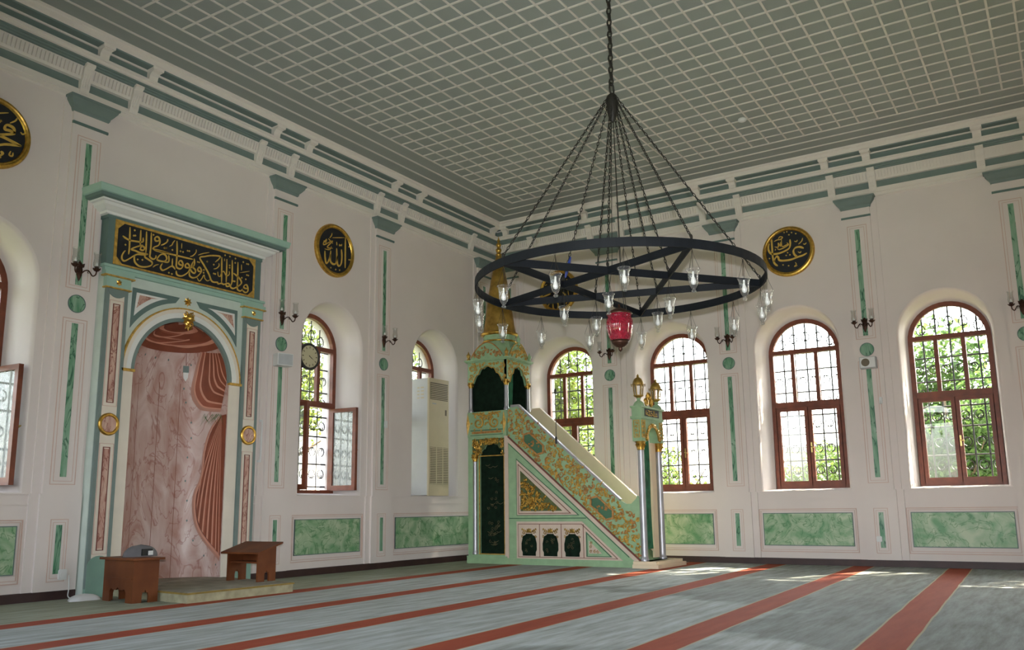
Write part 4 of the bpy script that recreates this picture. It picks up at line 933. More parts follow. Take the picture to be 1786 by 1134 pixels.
for i in range(5000):
    u = random.uniform(1.36, 3.68); z = random.uniform(.1, 2.6)
    if not inrail(u, z) or any((u-a)**2+(z-b_)**2 < .058**2 for a, b_ in pts): continue
    pts.append((u, z)); k = g[random.random() < .4]
    q = random.random()
    if q < .62: k.scroll(u, z, random.uniform(.034, .056), 0, .011, random.random()*6, random.choice((1, -1)), 1.15, 10)
    for _ in range(2): k.leaf(u+random.uniform(-.03, .03), z+random.uniform(-.03, .03), random.uniform(.05, .09), random.random()*6, .002, .3)
part(g[0], 'gilt_scrollwork', 'gold_paint', nb); part(g[1], 'rust_scrollwork', 'rust_gold', nb)
fb = part(MB(MF).poly([(p[0]-.0, p[1]) for p in rail], -.75, -.705), 'balustrade', 'minbar_ivory')
part(MB(MF).poly([(1.40, 2.585), (1.53, 2.598), (3.36, 1.010), (3.385, 1.03), (1.545, 2.63), (1.39, 2.63)], -.76, -.695), 'handrail', 'minbar_ivory', fb)
# gate
slab = part(MB(MF).box(3.60, 4.02, -.98, .12, .0, .055).box(3.60, 3.98, -.93, .09, .055, .10), 'threshold_slab', 'minbar_ivory')
GF = lambda u, o, z: MF(3.80+o, -u, z)         # gate front: u away from us, o towards the room
for u in (.02, .70):
    column(at(GF, u, -.055, 0), 'gate_column', .10, 1.765, .052, .135, 1.45)
gate = part(MB(GF).poly([(-.06, 1.90), (.14, 1.90)]+[(.36-.22*math.cos(pi*i/14), 1.93+.205*math.sin(pi*i/14)**.8) for i in range(15)]+[(.58, 1.90), (.78, 1.90), (.78, 2.25), (-.06, 2.25)], -.15, 0), 'gate_arch', 'minbar_green')
a = MB(GF); ring_member(a, .36, 1.93, .20, .245, 0, .02, 18)
for i in range(15):
    t = pi*i/14; a.leaf(.36-.225*math.cos(t), 1.93+.21*math.sin(t), .07, pi-t+random.uniform(-.8, .8), .012, .35)
for s in (-1, 1): a.scroll(.36+s*.24, 1.95, .04, .005, .014, 0, s, 1.3, 10)
a.disc(.36, 2.16, .03, 0, .03, 10); part(a, 'gilt_arch', 'gold', gate)
for a_, b_ in ((-.045, .085), (.635, .765)):
    q = MB(GF).frame(a_, b_, 1.955, 2.225, .014, 0, .010)
    for i in range(4): q.scroll((a_+b_)/2, 2.0+.06*i, .030, .0, .008, i*1.7, 1 if i % 2 else -1, 1.3, 9)
    part(q, 'gilt_panel', 'gold_paint', gate)
q = MB(MF).frame(3.675, 3.775, 1.955, 2.225, .012, .05, .068)
for i in range(4): q.scroll(3.725, 2.0+.06*i, .026, .06, .008, i*1.7, 1 if i % 2 else -1, 1.3, 9)
part(q, 'gilt_panel', 'gold_paint', gate)
part(MB(GF).box(-.08, .80, -.17, .02, 2.25, 2.285).box(-.06, .78, -.15, 0, 2.285, 2.42).box(-.08, .80, -.17, .02, 2.42, 2.445), 'gate_frieze', 'minbar_green', gate)
part(MB(GF).box(.09, .63, -.01, .006, 2.295, 2.412), 'inscription_panel', 'ink_black', gate)
t = MB(GF); random.seed(8)
for pts in ([(.57, 2.32), (.52, 2.315), (.50, 2.34), (.52, 2.36), (.55, 2.35)], [(.55, 2.33), (.47, 2.31), (.40, 2.32), (.38, 2.35)], [(.46, 2.31), (.455, 2.40)], [(.42, 2.315), (.415, 2.40)], [(.38, 2.33), (.33, 2.31), (.30, 2.33), (.33, 2.355), (.36, 2.34)], [(.30, 2.32), (.25, 2.31), (.245, 2.395)], [(.26, 2.32), (.20, 2.315), (.17, 2.34), (.20, 2.36)], [(.19, 2.39), (.30, 2.375), (.36, 2.39)], [(.16, 2.32), (.13, 2.33), (.135, 2.385)]):
    t.stroke(pts, .012, .006, .005, .9)
part(t, 'gate_lettering', 'gold_letter', gate)
cr = MB(GF)
for s in (-1, 1):
    cr.scroll(.36+s*.10, 2.52, .065, -.05, .017, pi/2, s, 1.4, 14); cr.scroll(.36+s*.05, 2.61, .04, -.05, .013, pi/2, -s, 1.3, 12)
    for i in range(6): cr.leaf(.36+s*(.03+.03*i), 2.47+.03*(i % 3), .09, pi/2+s*(.15*i), -.05, .3)
for a_ in (-.5, -.2, .2, .5): cr.leaf(.36, 2.56, .15, pi/2+a_, -.045, .25)
part(cr, 'gilt_crest', 'gold', gate)
def lantern(F):
    p = part(MB(F).lathe([(.085, 2.445), (.088, 2.46), (.07, 2.50), (.03, 2.53), (.028, 2.55), (.04, 2.57)], (0, 0, 0), 12), 'lantern_stand', 'minbar_green')
    k = MB(F)
    k.lathe([(.03, 2.55), (.035, 2.575), (.075, 2.60), (.08, 2.615)], (0, 0, 0), 6)
    for i in range(6):
        a = i*pi/3; k.tube([(.062*math.cos(a), .062*math.sin(a), 2.61), (.080*math.cos(a), .080*math.sin(a), 2.78)], .009, 4)
        k.tube([(.085*math.cos(a), .085*math.sin(a), 2.78), (.11*math.cos(a), .11*math.sin(a), 2.79), (.10*math.cos(a), .10*math.sin(a), 2.75)], .007, 4)
    k.lathe([(.085, 2.775), (.09, 2.79), (.08, 2.83), (.06, 2.87), (.03, 2.89), (.018, 2.90), (.02, 2.92), (.0005, 2.95)], (0, 0, 0), 12)
    part(k, 'lantern_cage', 'gold_old', p)
    part(MB(F).lathe([(.058, 2.615), (.072, 2.775)], (0, 0, 0), 6, False), 'lantern_glass', 'lamp_glass', p)
for u in (.02, .70): lantern(at(GF, u, -.06, 0))
cu = MB(GF); rows = []
for k in range(15):
    t = k/14; z = 2.10-1.83*t; wdt = .22+.02*math.sin(t*7)
    rows.append([(.13+.06*t+wdt*i/14, -.09+.022*math.sin(i*1.5+t*2), z) for i in range(15)])
cu.grid(rows, True); part(cu, 'gate_curtain', 'velvet_light')
part(MB(GF).box(.47, .64, -.12, -.08, .13, 1.9), 'gate_door_edge', 'minbar_ivory')
# ------------------------------------------------------------------ chandelier
CX, CY, CZ, CR = -7.22, -6.108, 2.853, 1.265
ch = thing('ring_chandelier', 'huge black iron ring chandelier with five-pointed star, hung on chains', 'chandelier', loc=(CX, CY, CZ))
cf = at(WF, CX, CY, CZ)
m = MB(cf); m.grid([[((CR+d)*math.cos(2*pi*i/72), (CR+d)*math.sin(2*pi*i/72), z) for i in range(72)] for d, z in ((-.007, -.036), (.007, -.036), (.007, .036), (-.007, .036), (-.007, -.036))], False, True)
m.build('iron_ring', 'iron_ring', ch)
VA = [math.radians(15.5+72*k) for k in range(5)]
V = [Vector((CR*math.cos(a), CR*math.sin(a), 0)) for a in VA]
for k in range(5):
    a, b_ = V[k], V[(k+2) % 5]; d = (b_-a).normalized(); n = Vector((-d.y, d.x, 0))*.007; m = MB(cf)
    P = [a+n, a-n, b_-n, b_+n]
    m.add([(p.x, p.y, z) for z in (-.034+.001*k, .030+.001*k) for p in P], [(0, 1, 2, 3), (4, 5, 6, 7), (0, 1, 5, 4), (1, 2, 6, 5), (2, 3, 7, 6), (3, 0, 4, 7)])
    m.build('star_bar', 'iron_ring', ch)
HUB = Vector((0, 0, 1.80))
def chain(a, b_, link=.046, wr=.0042, name='chain', wl=.0085):
    a, b_ = Vector(a), Vector(b_); L = (b_-a).length; n = max(2, int(L/(link*.78))); d = (b_-a)/L
    x = d.cross(Vector((0, 0, 1))); x = x.normalized() if x.length > 1e-3 else Vector((1, 0, 0)); y = d.cross(x)
    m = MB(cf)
    for i in range(n):
        c = a+d*(L*(i+.5)/n); s = x if i % 2 else y; P = []
        for k in range(8):
            t = 2*pi*k/8; P.append(tuple(c+d*(link*.5*math.cos(t))+s*(wl*math.sin(t))))
        m.tube(P, wr, 3, True)
    return m.build(name, 'chain_iron', ch)
chain(HUB+Vector((0, 0, .10)), (0, 0, ZC-CZ), .075, .0095, 'main_chain', .020)
h = MB(cf); h.tube([(.045*math.cos(t*pi/5), 0, HUB.z+.06+.06*math.sin(t*pi/5)) for t in range(10)], .009, 6, True)
h.lathe([(.012, HUB.z+.02), (.045, HUB.z-.01), (.055, HUB.z-.06), (.05, HUB.z-.16), (.03, HUB.z-.24), (.01, HUB.z-.27)], (0, 0, 0), 10)
h.build('hub', 'chain_iron', ch)
for v in V: chain(HUB-Vector((0, 0, .02))+v.normalized()*.04, v+Vector((0, 0, .05)))
R2 = .485; VI = [Vector((R2*math.cos(a+math.radians(36)), R2*math.sin(a+math.radians(36)), 0)) for a in VA]
for v in VI: chain(HUB-Vector((0, 0, .04))+v.normalized()*.025, v+Vector((0, 0, .045)))
for v in V+VI:
    MB(cf).tube([(v.x+.018*math.cos(t*pi/4), v.y, .052+.018*math.sin(t*pi/4)) for t in range(8)], .0055, 5, True).build('hook', 'chain_iron', ch)
# small clear glass lamps
def make_lamp():
    t = thing('glass_lamp', '', 'hanging lamp', 'clear glass lamps of the ring chandelier')
    prof = [(.052, .185), (.055, .182), (.049, .172), (.041, .155), (.040, .12), (.036, .085), (.028, .055), (.016, .036), (.009, .028)]
    MB().lathe(prof, (0, 0, 0), 18, False).build('glass_cup', 'lamp_glass', t)
    MB().lathe([(.0005, 0), (.014, .004), (.019, .014), (.014, .024), (.008, .030)], (0, 0, 0), 12).build('glass_knob', 'lamp_glass', t)
    MB().lathe([(.0005, .062), (.016, .070), (.021, .090), (.015, .112), (.008, .128), (.008, .16), (.0005, .165)], (0, 0, 0), 10).build('bulb', 'bulb_white', t)
    wv = MB()
    for k in range(3):
        a = k*2*pi/3+.4; wv.tube([(.052*math.cos(a), .052*math.sin(a), .182), (.022*math.cos(a), .022*math.sin(a), .26), (0, 0, .335)], .0016, 3)
    wv.tube([(0, 0, .16), (.004, 0, .25), (0, 0, .335)], .002, 3); wv.tube([(0, 0, .33), (.008, 0, .338), (0, 0, .347), (-.008, 0, .338)], .002, 3, True)
    wv.build('hanging_wires', 'chain_iron', t)
    return t
lamp0 = make_lamp(); LZ = CZ-.036-.347
spots = [(CR, 15.5+24*k) for k in range(15)]+[(R2, 15.5+36+72*k) for k in range(5)]
def scrx(p): d = Vector(p)-CAM; return (d.dot(_r2))/(d.dot(_f)), (d.dot(_f))
near, far, inner = [], [], []
for r_, a_ in spots:
    p = (CX+r_*math.cos(math.radians(a_)), CY+r_*math.sin(math.radians(a_)), LZ)
    sx, dep = scrx(p)
    (inner if r_ < 1 else near if dep < scrx((CX, CY, LZ))[1] else far).append((sx, p, a_))
ORD = ['leftmost', 'second from the left', 'third from the left', 'fourth from the left', 'fifth from the left', 'sixth from the left', 'seventh from the left', 'eighth from the left', 'ninth from the left']
first = True; random.seed(2)
for lst, wh in ((near, "under the ring's near edge"), (far, "under the ring's far edge"), (inner, 'under the star inside the ring')):
    lst.sort(key=lambda t: t[0])
    for i, (sx, p, a_) in enumerate(lst):
        nm = ORD[i] if i < len(lst)-1 else 'rightmost'
        lb = 'clear glass lamp %s, %s there' % (wh, nm)
        p = (p[0], p[1], p[2])
        if first: lamp0.location = p; lamp0['label'] = lb; first = False; lamp0.rotation_euler = (0, 0, .5)
        else: dup(lamp0, lb, None, p, random.random()*6)
# red lamp in the middle
rl = thing('red_glass_lamp', 'large red glass bowl lamp with bronze tip at the middle of the ring', 'hanging lamp', loc=(CX, CY, 2.24))
rf = at(WF, CX, CY, 2.24)
MB(rf).lathe([(.055, .085), (.085, .105), (.105, .16), (.118, .23), (.115, .285), (.100, .315), (.112, .335), (.108, .338)], (0, 0, 0), 28, False).build('red_bowl', 'red_glass', rl)
MB(rf).lathe([(.06, .08), (.085, .104), (.07, .075), (.04, .05), (.016, .042), (.02, .028), (.012, .012), (.0005, 0)], (0, 0, 0), 16).build('bronze_tip', 'bronze', rl)
MB(rf).lathe([(.112, .335), (.116, .345), (.10, .36), (.05, .385), (.012, .40), (.008, .43)], (0, 0, 0), 20).build('smoke_bell', 'bronze', rl)
MB(rf).lathe([(.0005, .13), (.022, .15), (.028, .19), (.018, .23), (.01, .26)], (0, 0, 0), 12).build('bulb', 'bulb_white', rl)
k = MB(rf)
for i in range(3):
    a = i*2*pi/3; k.tube([(.112*math.cos(a), .112*math.sin(a), .34), (.05*math.cos(a), .05*math.sin(a), .8), (.012*math.cos(a), .012*math.sin(a), 2.17)], .003, 4)
k.build('suspension_wires', 'chain_iron', rl)
b = MB(cf); q = VI[1]+(HUB-VI[1])*.14; q2 = VI[1]+(HUB-VI[1])*.035
rows = []
for i in range(5):
    c = q.lerp(q2, i/4); wv = (.012, .022, .026, .022, .01)[i]; rows.append([(c.x+wv*math.cos(j*pi/3), c.y+wv*.5*math.sin(j*pi/3), c.z) for j in range(6)])
b.grid(rows, True, True)
tag(b.build('blue_ribbon', 'ribbon_blue', loc=tuple(Vector((CX, CY, CZ))+q2)), 'small royal-blue ribbon tied on a chandelier chain above the star', 'ribbon')

# ------------------------------------------------------------------ wall sconces
def make_sconce(F, u, label):
    f = at(F, u, .052, 3.60); t = thing('wall_sconce', label, 'wall lamp', 'twin-armed bronze sconces on the pilasters', loc=f(0, 0, 0))
    p = MB(f); rows = []
    for z, wd, o in ((-.10, .004, .006), (-.07, .018, .018), (-.03, .034, .026), (.02, .042, .03), (.06, .036, .026), (.09, .045, .02), (.12, .02, .012), (.135, .003, .006)):
        rows.append([(-wd, 0, z), (-wd*.7, o*.7, z), (0, o, z), (wd*.7, o*.7, z), (wd, 0, z)])
    p.grid(rows, False)
    for s in (-1, 1): p.leaf(0, .05, .08, pi/2+s*.7, .02, .3)
    p.build('backplate', 'bronze', t)
    for s in (-1, 1):
        a = MB(f)
        a.tube(catmull3([(s*.015, .025, -.01), (s*.035, .05, .02), (s*.062, .075, .025), (s*.080, .095, -.01), (s*.098, .11, -.038), (s*.122, .125, -.02), (s*.128, .13, .015)], 4), .008, 5)
        a.tube([(s*.062, .075, .022), (s*.05, .085, -.005), (s*.06, .09, -.012)], .005, 4)
        ao = a.build('arm', 'bronze', t); c = at(f, s*.128, .13, .015)
        k = MB(c).lathe([(.008, 0), (.018, .008), (.032, .03), (.036, .036), (.024, .040), (.024, .062)], (0, 0, 0), 12)
        for q in range(6): a_ = q*pi/3; k.tube([(.02*math.cos(a_), .02*math.sin(a_), .012), (.045*math.cos(a_), .045*math.sin(a_), .04)], .006, 4)
        k.build('candle_cup', 'bronze', ao)
        MB(c).lathe([(.026, .042), (.038, .07), (.041, .10), (.033, .15), (.034, .19), (.044, .225)], (0, 0, 0), 16, False).build('glass_shade', 'sconce_glass', ao)
        MB(c).lathe([(.0005, .055), (.013, .06), (.015, .08), (.006, .105), (.0005, .115)], (0, 0, 0), 8).build('bulb', 'bulb_white', ao)
    return t
for F, u, lb in ((NF, NP[1], 'left of the prayer niche cornice'), (NF, NP[2], 'right of the prayer niche, above the white loudspeaker'),
                 (NF, NP[3], 'between the clock window and the air conditioner window'), (EF, EP[1], 'behind the red lamp, between the pulpit windows'),
                 (EF, EP[2], 'between the second and third windows of the right wall'), (EF, EP[3], 'just above the grey box loudspeaker on the right wall'),
                 (EF, EP[4], 'at the far right edge of the picture')):
    make_sconce(F, u, 'bronze twin sconce '+lb)

# ------------------------------------------------------------------ calligraphy roundels
def roundel(F, u, z, r, S, label, wb=.034):
    t = thing('calligraphy_roundel', label, 'wall plaque', 'black and gold calligraphy roundels', loc=F(u, 0, z))
    MB(F).disc(u, z, r, 0, .05, 48, [(r, 0), (r, .03), (r*.97, .052), (r*.92, .058), (r*.885, .050), (r*.86, .05), (r*.835, .036), (r*.835, .02)]).build('gilt_frame', 'gold', t)
    MB(F).disc(u, z, r*.845, .01, .034, 48).build('black_field', 'ink_black', t)
    lettering(F, S, .034, t, wb, .016, .014, .006)
roundel(NF, -4.523, 4.872, .42, STROKES['disk_l'], 'gold-framed black roundel above the window with the clock')
roundel(NF, -9.67, 4.92, .40, STROKES['disk_f'], 'gold-framed black roundel cut by the left edge of the picture')
roundel(EF, 5.765, 4.985, .42, STROKES['disk_r'], 'gold-framed black roundel on the right wall just right of the ring chandelier')
roundel(EF, 1.45, 4.94, .41, STROKES['disk_c'], 'gold-framed black roundel half hidden behind the bars of the chandelier')

# ------------------------------------------------------------------ clock, air conditioner, loudspeakers, small fittings
ck = thing('wall_clock', 'round clock with black rim and cream dial on the window transom', 'clock', loc=(-4.54, .42, 3.25))
cu_, cz_, co_ = -4.54, 3.25, -.475
MB(NF).disc(cu_, cz_, .21, co_, .04, 40, [(.21, co_), (.215, co_+.03), (.205, co_+.05), (.18, co_+.052), (.172, co_+.04)]).build('rim', 'black_plastic', ck)
MB(NF).disc(cu_, cz_, .175, co_, co_+.040, 36).build('dial', 'clock_face', ck)
h = MB(NF)
for i in range(12):
    a = i*pi/6; c, s = math.sin(a), math.cos(a); r0, r1 = .125, .158
    h.add([(cu_+r0*c-.008*s, co_+.043, cz_+r0*s+.008*c), (cu_+r0*c+.008*s, co_+.043, cz_+r0*s-.008*c), (cu_+r1*c+.008*s, co_+.043, cz_+r1*s-.008*c), (cu_+r1*c-.008*s, co_+.043, cz_+r1*s+.008*c)], [(0, 1, 2, 3)])
h.build('hour_marks', 'ac_dark', ck)
def hand(L, ang, wd):
    c, s = math.sin(ang), math.cos(ang); q = MB(NF)
    q.add([(cu_-.02*c-wd*s, co_+.046, cz_-.02*s+wd*c), (cu_-.02*c+wd*s, co_+.046, cz_-.02*s-wd*c), (cu_+L*c, co_+.046, cz_+L*s)], [(0, 1, 2)]); q.build('clock_hand', 'black_plastic', ck)
hand(.085, math.radians(125), .008); hand(.12, math.radians(118), .006)
ac = thing('air_conditioner', 'tall floor-standing beige air conditioner set up in the window recess near the pulpit', 'air conditioner', loc=(-1.85, .2, 1.13))
af = at(NF, -2.125, .0, 1.135)
body = MB(af).box(0, .56, -.42, -.02, 0.01, 2.03).build('cabinet', 'ac_side', ac)
MB(af).box(-.004, .565, -.02, .015, 0.0, 2.035).box(.02, .545, .015, .022, .30, .80).build('front_panel', 'ac_beige', ac)
q = MB(af); q.box(.03, .535, .014, .018, 1.66, 1.96); q.build('outlet_recess', 'ac_dark', ac)
q = MB(af)
for i in range(9): q.box(.035, .53, .012, .030, 1.675+i*.031, 1.685+i*.031)
q.build('outlet_louvre', 'ac_beige', ac)
q = MB(af); q.box(.025, .54, .020, .024, .20, .83); q.build('intake_recess', 'ac_dark', ac)
q = MB(af)
for i in range(21): q.box(.025, .54, .022, .034, .205+i*.030, .222+i*.030)
for uu in (.19, .37): q.box(uu, uu+.012, .022, .036, .20, .83)
q.build('intake_grille', 'ac_beige', ac)
MB(af).box(.455, .50, .014, .02, 1.40, 1.50).build('control_panel', 'ac_dark', ac)
MB(af).box(.09, .20, .014, .017, 1.58, 1.60).build('nameplate', 'grey_plastic', ac)
q = MB(at(NF, -2.127, 0, 1.135))
for zz in (1.86, 1.80, 1.74, 1.68): q.box(0.0, .001, -.25, -.20, zz, zz+.022); q.box(0, .001, -.17, -.10, zz, zz+.022)
q.build('side_sticker', 'ac_beige', ac)
sp1 = thing('loudspeaker', 'white box loudspeaker on the pilaster right of the prayer niche, beside the clock', 'loudspeaker', loc=(-5.58, -.1, 2.98))
sf = at(NF, -5.60, .075, 2.985, .30)
MB(sf).box(-.115, .115, 0, .17, -.085, .085).build('speaker_box', 'white_plastic', sp1)
MB(sf).box(-.105, .105, .168, .178, -.075, .075).build('speaker_grille', 'grey_plastic', sp1)
MB(NF).box(-5.64, -5.56, .05, .14, 2.96, 3.01).build('bracket', 'white_plastic', sp1)
sp2 = thing('loudspeaker', 'pale grey box loudspeaker under the green medallion on the right wall', 'loudspeaker', loc=(-.1, -6.86, 3.0))
sf = at(EF, 6.868, .06, 3.015)
MB(sf).box(-.115, .115, 0, .14, -.085, .085).build('speaker_box', 'grey_plastic', sp2)
MB(sf).disc(-.03, 0, .06, .138, .146, 20).build('speaker_cone', 'ac_dark', sp2)
MB(sf).box(-.105, .105, .138, .143, -.075, .075).build('speaker_grille', 'white_plastic', sp2)
def fitting(F, u, z, hw, hh, o0, d, label, name, mm, cat, extra=None):
    m = MB(F); c = .25*min(hw, hh)
    m.poly([(u-hw+c, z-hh), (u+hw-c, z-hh), (u+hw, z-hh+c), (u+hw, z+hh-c), (u+hw-c, z+hh), (u-hw+c, z+hh), (u-hw, z+hh-c), (u-hw, z-hh+c)], o0, o0+d)
    if extra: extra(m)
    return tag(m.build(name, mm, loc=F(u, o0, z)), label, cat)
fitting(NF, -8.545, .262, .045, .055, .056, .02, 'white wall socket low on the pilaster left of the prayer niche', 'wall_socket', 'white_plastic', 'socket', lambda m: m.disc(-8.545, .262, .03, .07, .08, 14))
fitting(EF, 6.80, .40, .04, .04, .058, .02, 'white wall socket on the dado pilaster of the right wall', 'wall_socket', 'white_plastic', 'socket', lambda m: m.disc(6.80, .40, .025, .07, .085, 14))
fitting(NF, -3.315, 2.26, .032, .055, .05, .025, 'small white box on the pilaster left of the air conditioner', 'junction_box', 'white_plastic', 'switch box', lambda m: m.tube([(-3.315, .06, 2.32), (-3.32, .056, 2.6), (-3.325, .056, 2.9)], .004, 4))
fitting(EF, 6.985, 2.44, .022, .05, .05, .03, 'small pale hook on the right-wall pilaster below the grey loudspeaker', 'wall_hook', 'white_plastic', 'hook', lambda m: m.tube([(6.985, .08, 2.40), (6.985, .12, 2.38), (6.985, .12, 2.43)], .008, 5))
rd = MB(NF); rd.tube([(-5.855, .03, 2.13), (-5.855, .045, 2.10), (-5.86, .045, 1.6), (-5.86, .03, 1.57)], .012, 8); rd.box(-5.88, -5.83, 0, .03, 2.11, 2.14).box(-5.885, -5.835, 0, .03, 1.56, 1.59)
tag(rd.build('wall_rod', 'white_plastic', loc=(-5.86, 0, 1.57)), 'slim white vertical rod fixed to the wall right of the prayer niche', 'rail')
sm = MB(); sm.lathe([(.05, ZC-.001), (.06, ZC-.012), (.058, ZC-.035), (.03, ZC-.05), (.0005, ZC-.052)], (-2.24, -5.81, 0), 18)
tag(sm.build('smoke_detector', 'white_plastic', loc=(-2.24, -5.81, ZC)), 'small white smoke detector on the lattice ceiling', 'smoke detector')
cb = MB(NF); cb.tube(catmull3([(-8.47, .064, .25), (-8.46, .066, .12), (-8.455, .05, .03), (-8.44, .10, .006), (-8.40, .16, .005)], 5), .006, 5)
tag(cb.build('white_cable', 'white_plastic', loc=(-8.46, -.05, 0)), 'white cable hanging from the wall socket to the carpet', 'cable')
mi = thing('microphone', 'thin black microphone on a rod at the pulpit handrail', 'microphone', loc=(-1.65, -2.27, 2.0))
mf = at(MF, 2.275, .02, 0)
MB(mf).tube([(0, 0, 1.93), (.006, 0, 2.4), (-.004, 0, 2.78)], .006, 6).build('rod', 'black_plastic', mi)
MB(mf).lathe([(.014, 1.93), (.018, 1.96), (.018, 2.03), (.010, 2.05)], (0, 0, 0), 10).build('clamp', 'black_plastic', mi)
MB(mf).lathe([(.008, 2.74), (.018, 2.76), (.020, 2.81), (.006, 2.84)], (0, 0, 0), 10).build('microphone_head', 'black_plastic', mi)

# ------------------------------------------------------------------ low reading desks
def rahle_side(F, L, h0, h1, notch=True):     # side board: u along the board, heights h0..h1
    n = [(L*.37, 0), (L*.37, .07), (L*.40, .105), (L*.46, .10), (L*.50, .13), (L*.54, .10), (L*.60, .105), (L*.63, .07), (L*.63, 0)]
    return [(0, 0), *n, (L, 0), (L, h1), (0, h0)]
r1 = thing('reading_desk', 'dark wooden low reading desk with flat top left of the carpeted platform', 'reading desk', loc=(-8.43, -1.17, 0))
a = math.atan2(-1.205+1.173, -8.165+8.433)
RF = lambda u, o, z: (-8.450+u*math.cos(a)+o*-math.sin(a), -1.170+u*math.sin(a)+o*math.cos(a), z)   # u along the short side, o away from us
LL, WW = .62, .275
ends = lambda o0, o1, nm: MB(RF).poly(rahle_side(RF, WW, .425, .425), o0, o1).build(nm, 'wood_walnut', r1)
ends(0, .022, 'end_board'); ends(LL-.022, LL, 'end_board')
RS = lambda u, o, z: RF(o, u, z)
for o0, o1 in ((0, .02), (WW-.02, WW)):
    MB(RS).poly([(.022, .0), (.14, .0), (.14, .10), (.17, .135), (.22, .12), (.27, .12), (.31, .15), (.35, .12), (.40, .12), (.45, .135), (.48, .10), (.48, 0), (LL-.022, 0), (LL-.022, .425), (.022, .425)], o0, o1).build('side_board', 'wood_walnut', r1)
MB(RF).box(-.035, WW+.035, -.05, LL+.05, .425, .447).build('top', 'wood_walnut', r1)
MB(RS).box(.022, LL-.022, -.004, .0, .235, .245).build('moulding', 'wood_walnut', r1)
r2 = thing('reading_desk', 'reddish wooden reading desk with sloping top on the right end of the platform', 'reading desk', loc=(-6.85, -1.3, .104))
b_ = math.radians(1)
R2F = lambda u, o, z: (-6.935+u*math.cos(b_)-o*math.sin(b_), -1.28+u*math.sin(b_)+o*math.cos(b_), .104+z)
SB = .275; DL = .50                              # u along the side board (low to high), o along the desk, away from us
for o0 in (-.0, DL): MB(R2F).poly(rahle_side(R2F, SB, .325, .412), o0-.012, o0+.012).build('side_board', 'wood_walnut', r2)
MB(R2F).poly([(-.05, .314), (SB+.05, .424), (SB+.05, .444), (-.05, .334)], -.07, DL+.07).build('sloping_top', 'wood_walnut', r2)
MB(R2F).box(.03, SB-.03, .012, DL-.012, .205, .225).build('shelf', 'wood_walnut', r2)
MB(R2F).box(SB-.05, SB-.03, .012, DL-.012, .225, .36).build('back_board', 'wood_walnut', r2)
bg_ = thing('grey_bag', 'grey domed cloth bag with a black and white buckle on the left reading desk', 'bag', loc=(-8.15, -.85, .447))
q = MB(at(WF, -8.17, -.86, .447)); rows = []
for j in range(9):
    z = .125*j/8; s = math.sqrt(max(0, 1-(j/8)**2.2)); rows.append([(.175*s*math.cos(t*pi/9), .155*s*math.cos(t*pi/9)*-.25+.085*s*math.sin(t*pi/9), z) for t in range(18)])
q.grid(rows, True, True); q.build('bag_body', 'bag_grey', bg_)
q = MB(at(WF, -8.145, -.95, .447)); q.box(-.07, .05, -.012, .01, .012, .082); q.build('black_pocket', 'black_plastic', bg_)
q = MB(at(WF, -8.12, -.965, .447)); q.box(-.03, .025, -.006, .0, .016, .06); q.build('white_tag', 'white_plastic', bg_)
wc = MB(at(WF, -8.46, -.36, 0)); rows = []; random.seed(6)
for j in range(6):
    s = math.sqrt(max(0.0, 1-(j/5.0)**2)); rows.append([((.17+.02*math.sin(t*2.1))*s*math.cos(t*pi/9), (.10+.02*math.sin(t*1.3))*s*math.sin(t*pi/9), .07*j/5) for t in range(18)])
wc.grid(rows, True, True)
tag(wc.build('white_cloth', 'white_plastic', loc=(-8.46, -.36, 0)), 'crumpled white cloth on the carpet behind the left reading desk', 'cloth')

# ------------------------------------------------------------------ garden outside the windows
GZ = -.55
grd = MB().box(-45, 45, -45, 45, GZ-.2, GZ).build('garden_ground', 'ground_grass'); tag(grd, kind='structure')
def tree(x, y, h, r, rz, n, mm, label, name='garden_tree', cat='tree', low=.35, ls=.10, seed=1, group='trees outside the windows'):
    rnd = random.Random(seed); t = thing(name, label, cat, group, loc=(x, y, GZ))
    f = at(WF, x, y, GZ)
    tr = MB(f); top = h*.75
    tr.tube([(0, 0, 0), (.05, .03, h*.3), (-.04, .08, top)], [.05*h/4+.05, .04*h/4+.03, .02], 7)
    for k in range(5):
        a = k*1.26; tr.tube([(0, 0, h*(low+.08*k)), (r*.45*math.cos(a), r*.45*math.sin(a), h*(low+.08*k)+.4), (r*.75*math.cos(a), r*.75*math.sin(a), h*(low+.1*k)+.7)], [.04, .025, .01], 5)
    tr.build('trunk', 'bark', t)
    lv = MB(f); cz = h*low+rz
    blobs = [(rnd.uniform(-.6, .6)*r, rnd.uniform(-.6, .6)*r, cz+rnd.uniform(-.65, .65)*rz, rnd.uniform(.3, .55)*r) for _ in range(14)]
    vs, fs = [], []
    for i in range(n):
        bx_, by_, bz_, br = rnd.choice(blobs)
        a, c = rnd.uniform(0, 2*pi), rnd.uniform(-1, 1); s = math.sqrt(1-c*c); rr = br*rnd.uniform(.55, 1.05)
        p = Vector((bx_+rr*s*math.cos(a), by_+rr*s*math.sin(a), max(.05, bz_+rr*c*rz/r)))
        d = Vector((rnd.uniform(-1, 1), rnd.uniform(-1, 1), rnd.uniform(-1, .3))).normalized(); e = d.cross(Vector((rnd.uniform(-1, 1), rnd.uniform(-1, 1), 1))).normalized()
        L = ls*rnd.uniform(.6, 1.3); w_ = L*.33; b0 = len(vs)
        vs += [tuple(p), tuple(p+d*L*.5+e*w_), tuple(p+d*L), tuple(p+d*L*.5-e*w_)]; fs.append((b0, b0+1, b0+2, b0+3))
    lv.add(vs, fs); lv.build('foliage', mm, t)
    return t
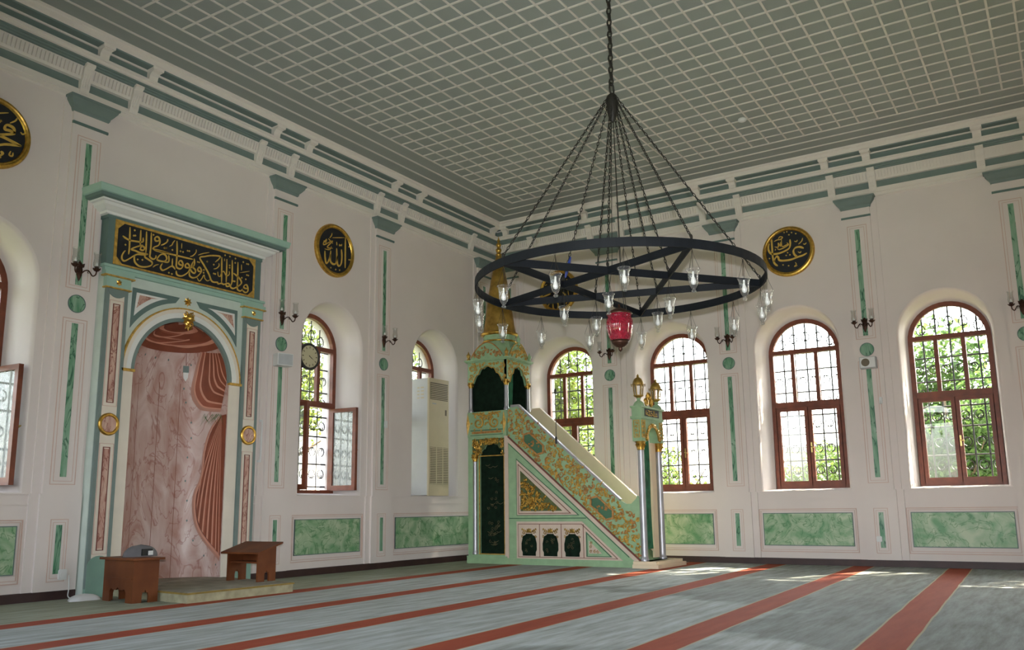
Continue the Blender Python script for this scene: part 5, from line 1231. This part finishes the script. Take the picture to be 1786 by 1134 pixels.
TREES = [
 (7.2, -7.15, 5.0, 1.5, 1.95, 8500, 'leaf_deep', 'leafy green tree outside the rightmost window', .10, .13),
 (7.4, -10.6, 5.2, 1.6, 2.4, 4000, 'leaf_green', 'leafy tree outside past the rightmost window', .12, .14),
 (3.3, .4, 5.6, 1.5, 2.6, 8000, 'leaf_yellow', 'yellow-green tree outside the window behind the pulpit stairs', .10, .13),
 (6.0, -1.0, 3.3, 1.2, 1.35, 4500, 'leaf_green', 'low tree outside the window right of the pulpit gate', .10, .11),
 (6.6, -4.25, 3.3, 1.2, 1.3, 4500, 'leaf_green', 'sunlit low tree outside the third window of the right wall', .10, .11),
 (-1.2, 4.4, 6.2, 1.8, 2.0, 6500, 'leaf_yellow', 'tall bright tree outside the clock window', .40, .12),
 (3.2, 5.6, 6.2, 1.7, 2.2, 4000, 'leaf_green', 'tall tree behind the air conditioner window', .34, .12),
 (-5.6, 4.4, 5.4, 1.8, 2.4, 4500, 'leaf_yellow', 'leafy tree outside the window at the left edge', .12, .12),
 (10.5, -7.0, 6.8, 2.3, 2.8, 7000, 'leaf_deep', 'broad dark tree far behind the rightmost window', .10, .17),
 (9.0, 3.6, 6.4, 2.2, 2.8, 5000, 'leaf_deep', 'broad dark tree far behind the pulpit stairs window', .10, .17),
 (7.2, -2.9, 13.4, 2.5, 1.6, 8000, 'leaf_green', 'tall high-crowned tree whose top shades the pulpit window', .60, .16),
 (8.9, -6.0, 14.2, 1.9, 1.6, 5000, 'leaf_green', 'tall high-crowned tree whose top shades the second window', .69, .16),
 (7.0, -9.0, 14.8, 2.2, 1.4, 4200, 'leaf_green', 'tall high-crowned tree whose top shades the third window', .745, .16),
 (6.8, -12.0, 13.5, 2.2, 1.6, 2600, 'leaf_green', 'tall high-crowned tree whose top dapples the rightmost window', .65, .16),
]
for i, (x, y, h, r, rz, n, mm, lb, low, ls) in enumerate(TREES):
    tree(x, y, h, r, rz, n, mm, lb, low=low, ls=ls, seed=10+i)
gw = thing('garden_wall', 'long white garden wall with a grey stone foot outside the left windows', 'wall', loc=(0, 8.5, GZ))
MB().box(-14, 9, 8.3, 8.6, GZ, 3.0).build('white_wall', 'garden_wall_white', gw)
MB().box(-14, 9, 8.0, 8.3, GZ, 1.35).build('stone_wall', 'stone_grey', gw)
MB().box(-14, 9, 8.25, 8.65, 3.0, 3.08).build('coping', 'stone_grey', gw)
hs = thing('neighbour_house', 'pale sunlit house beyond the garden seen through the right-wall windows', 'house', loc=(15, -8, GZ))
MB().box(15, 19, -16, -1.5, GZ, 2.6).build('house_wall', 'ext_render', hs)
MB().box(14.8, 19.2, -16.2, -1.3, 2.6, 2.75).build('roof_edge', 'stone_grey', hs)
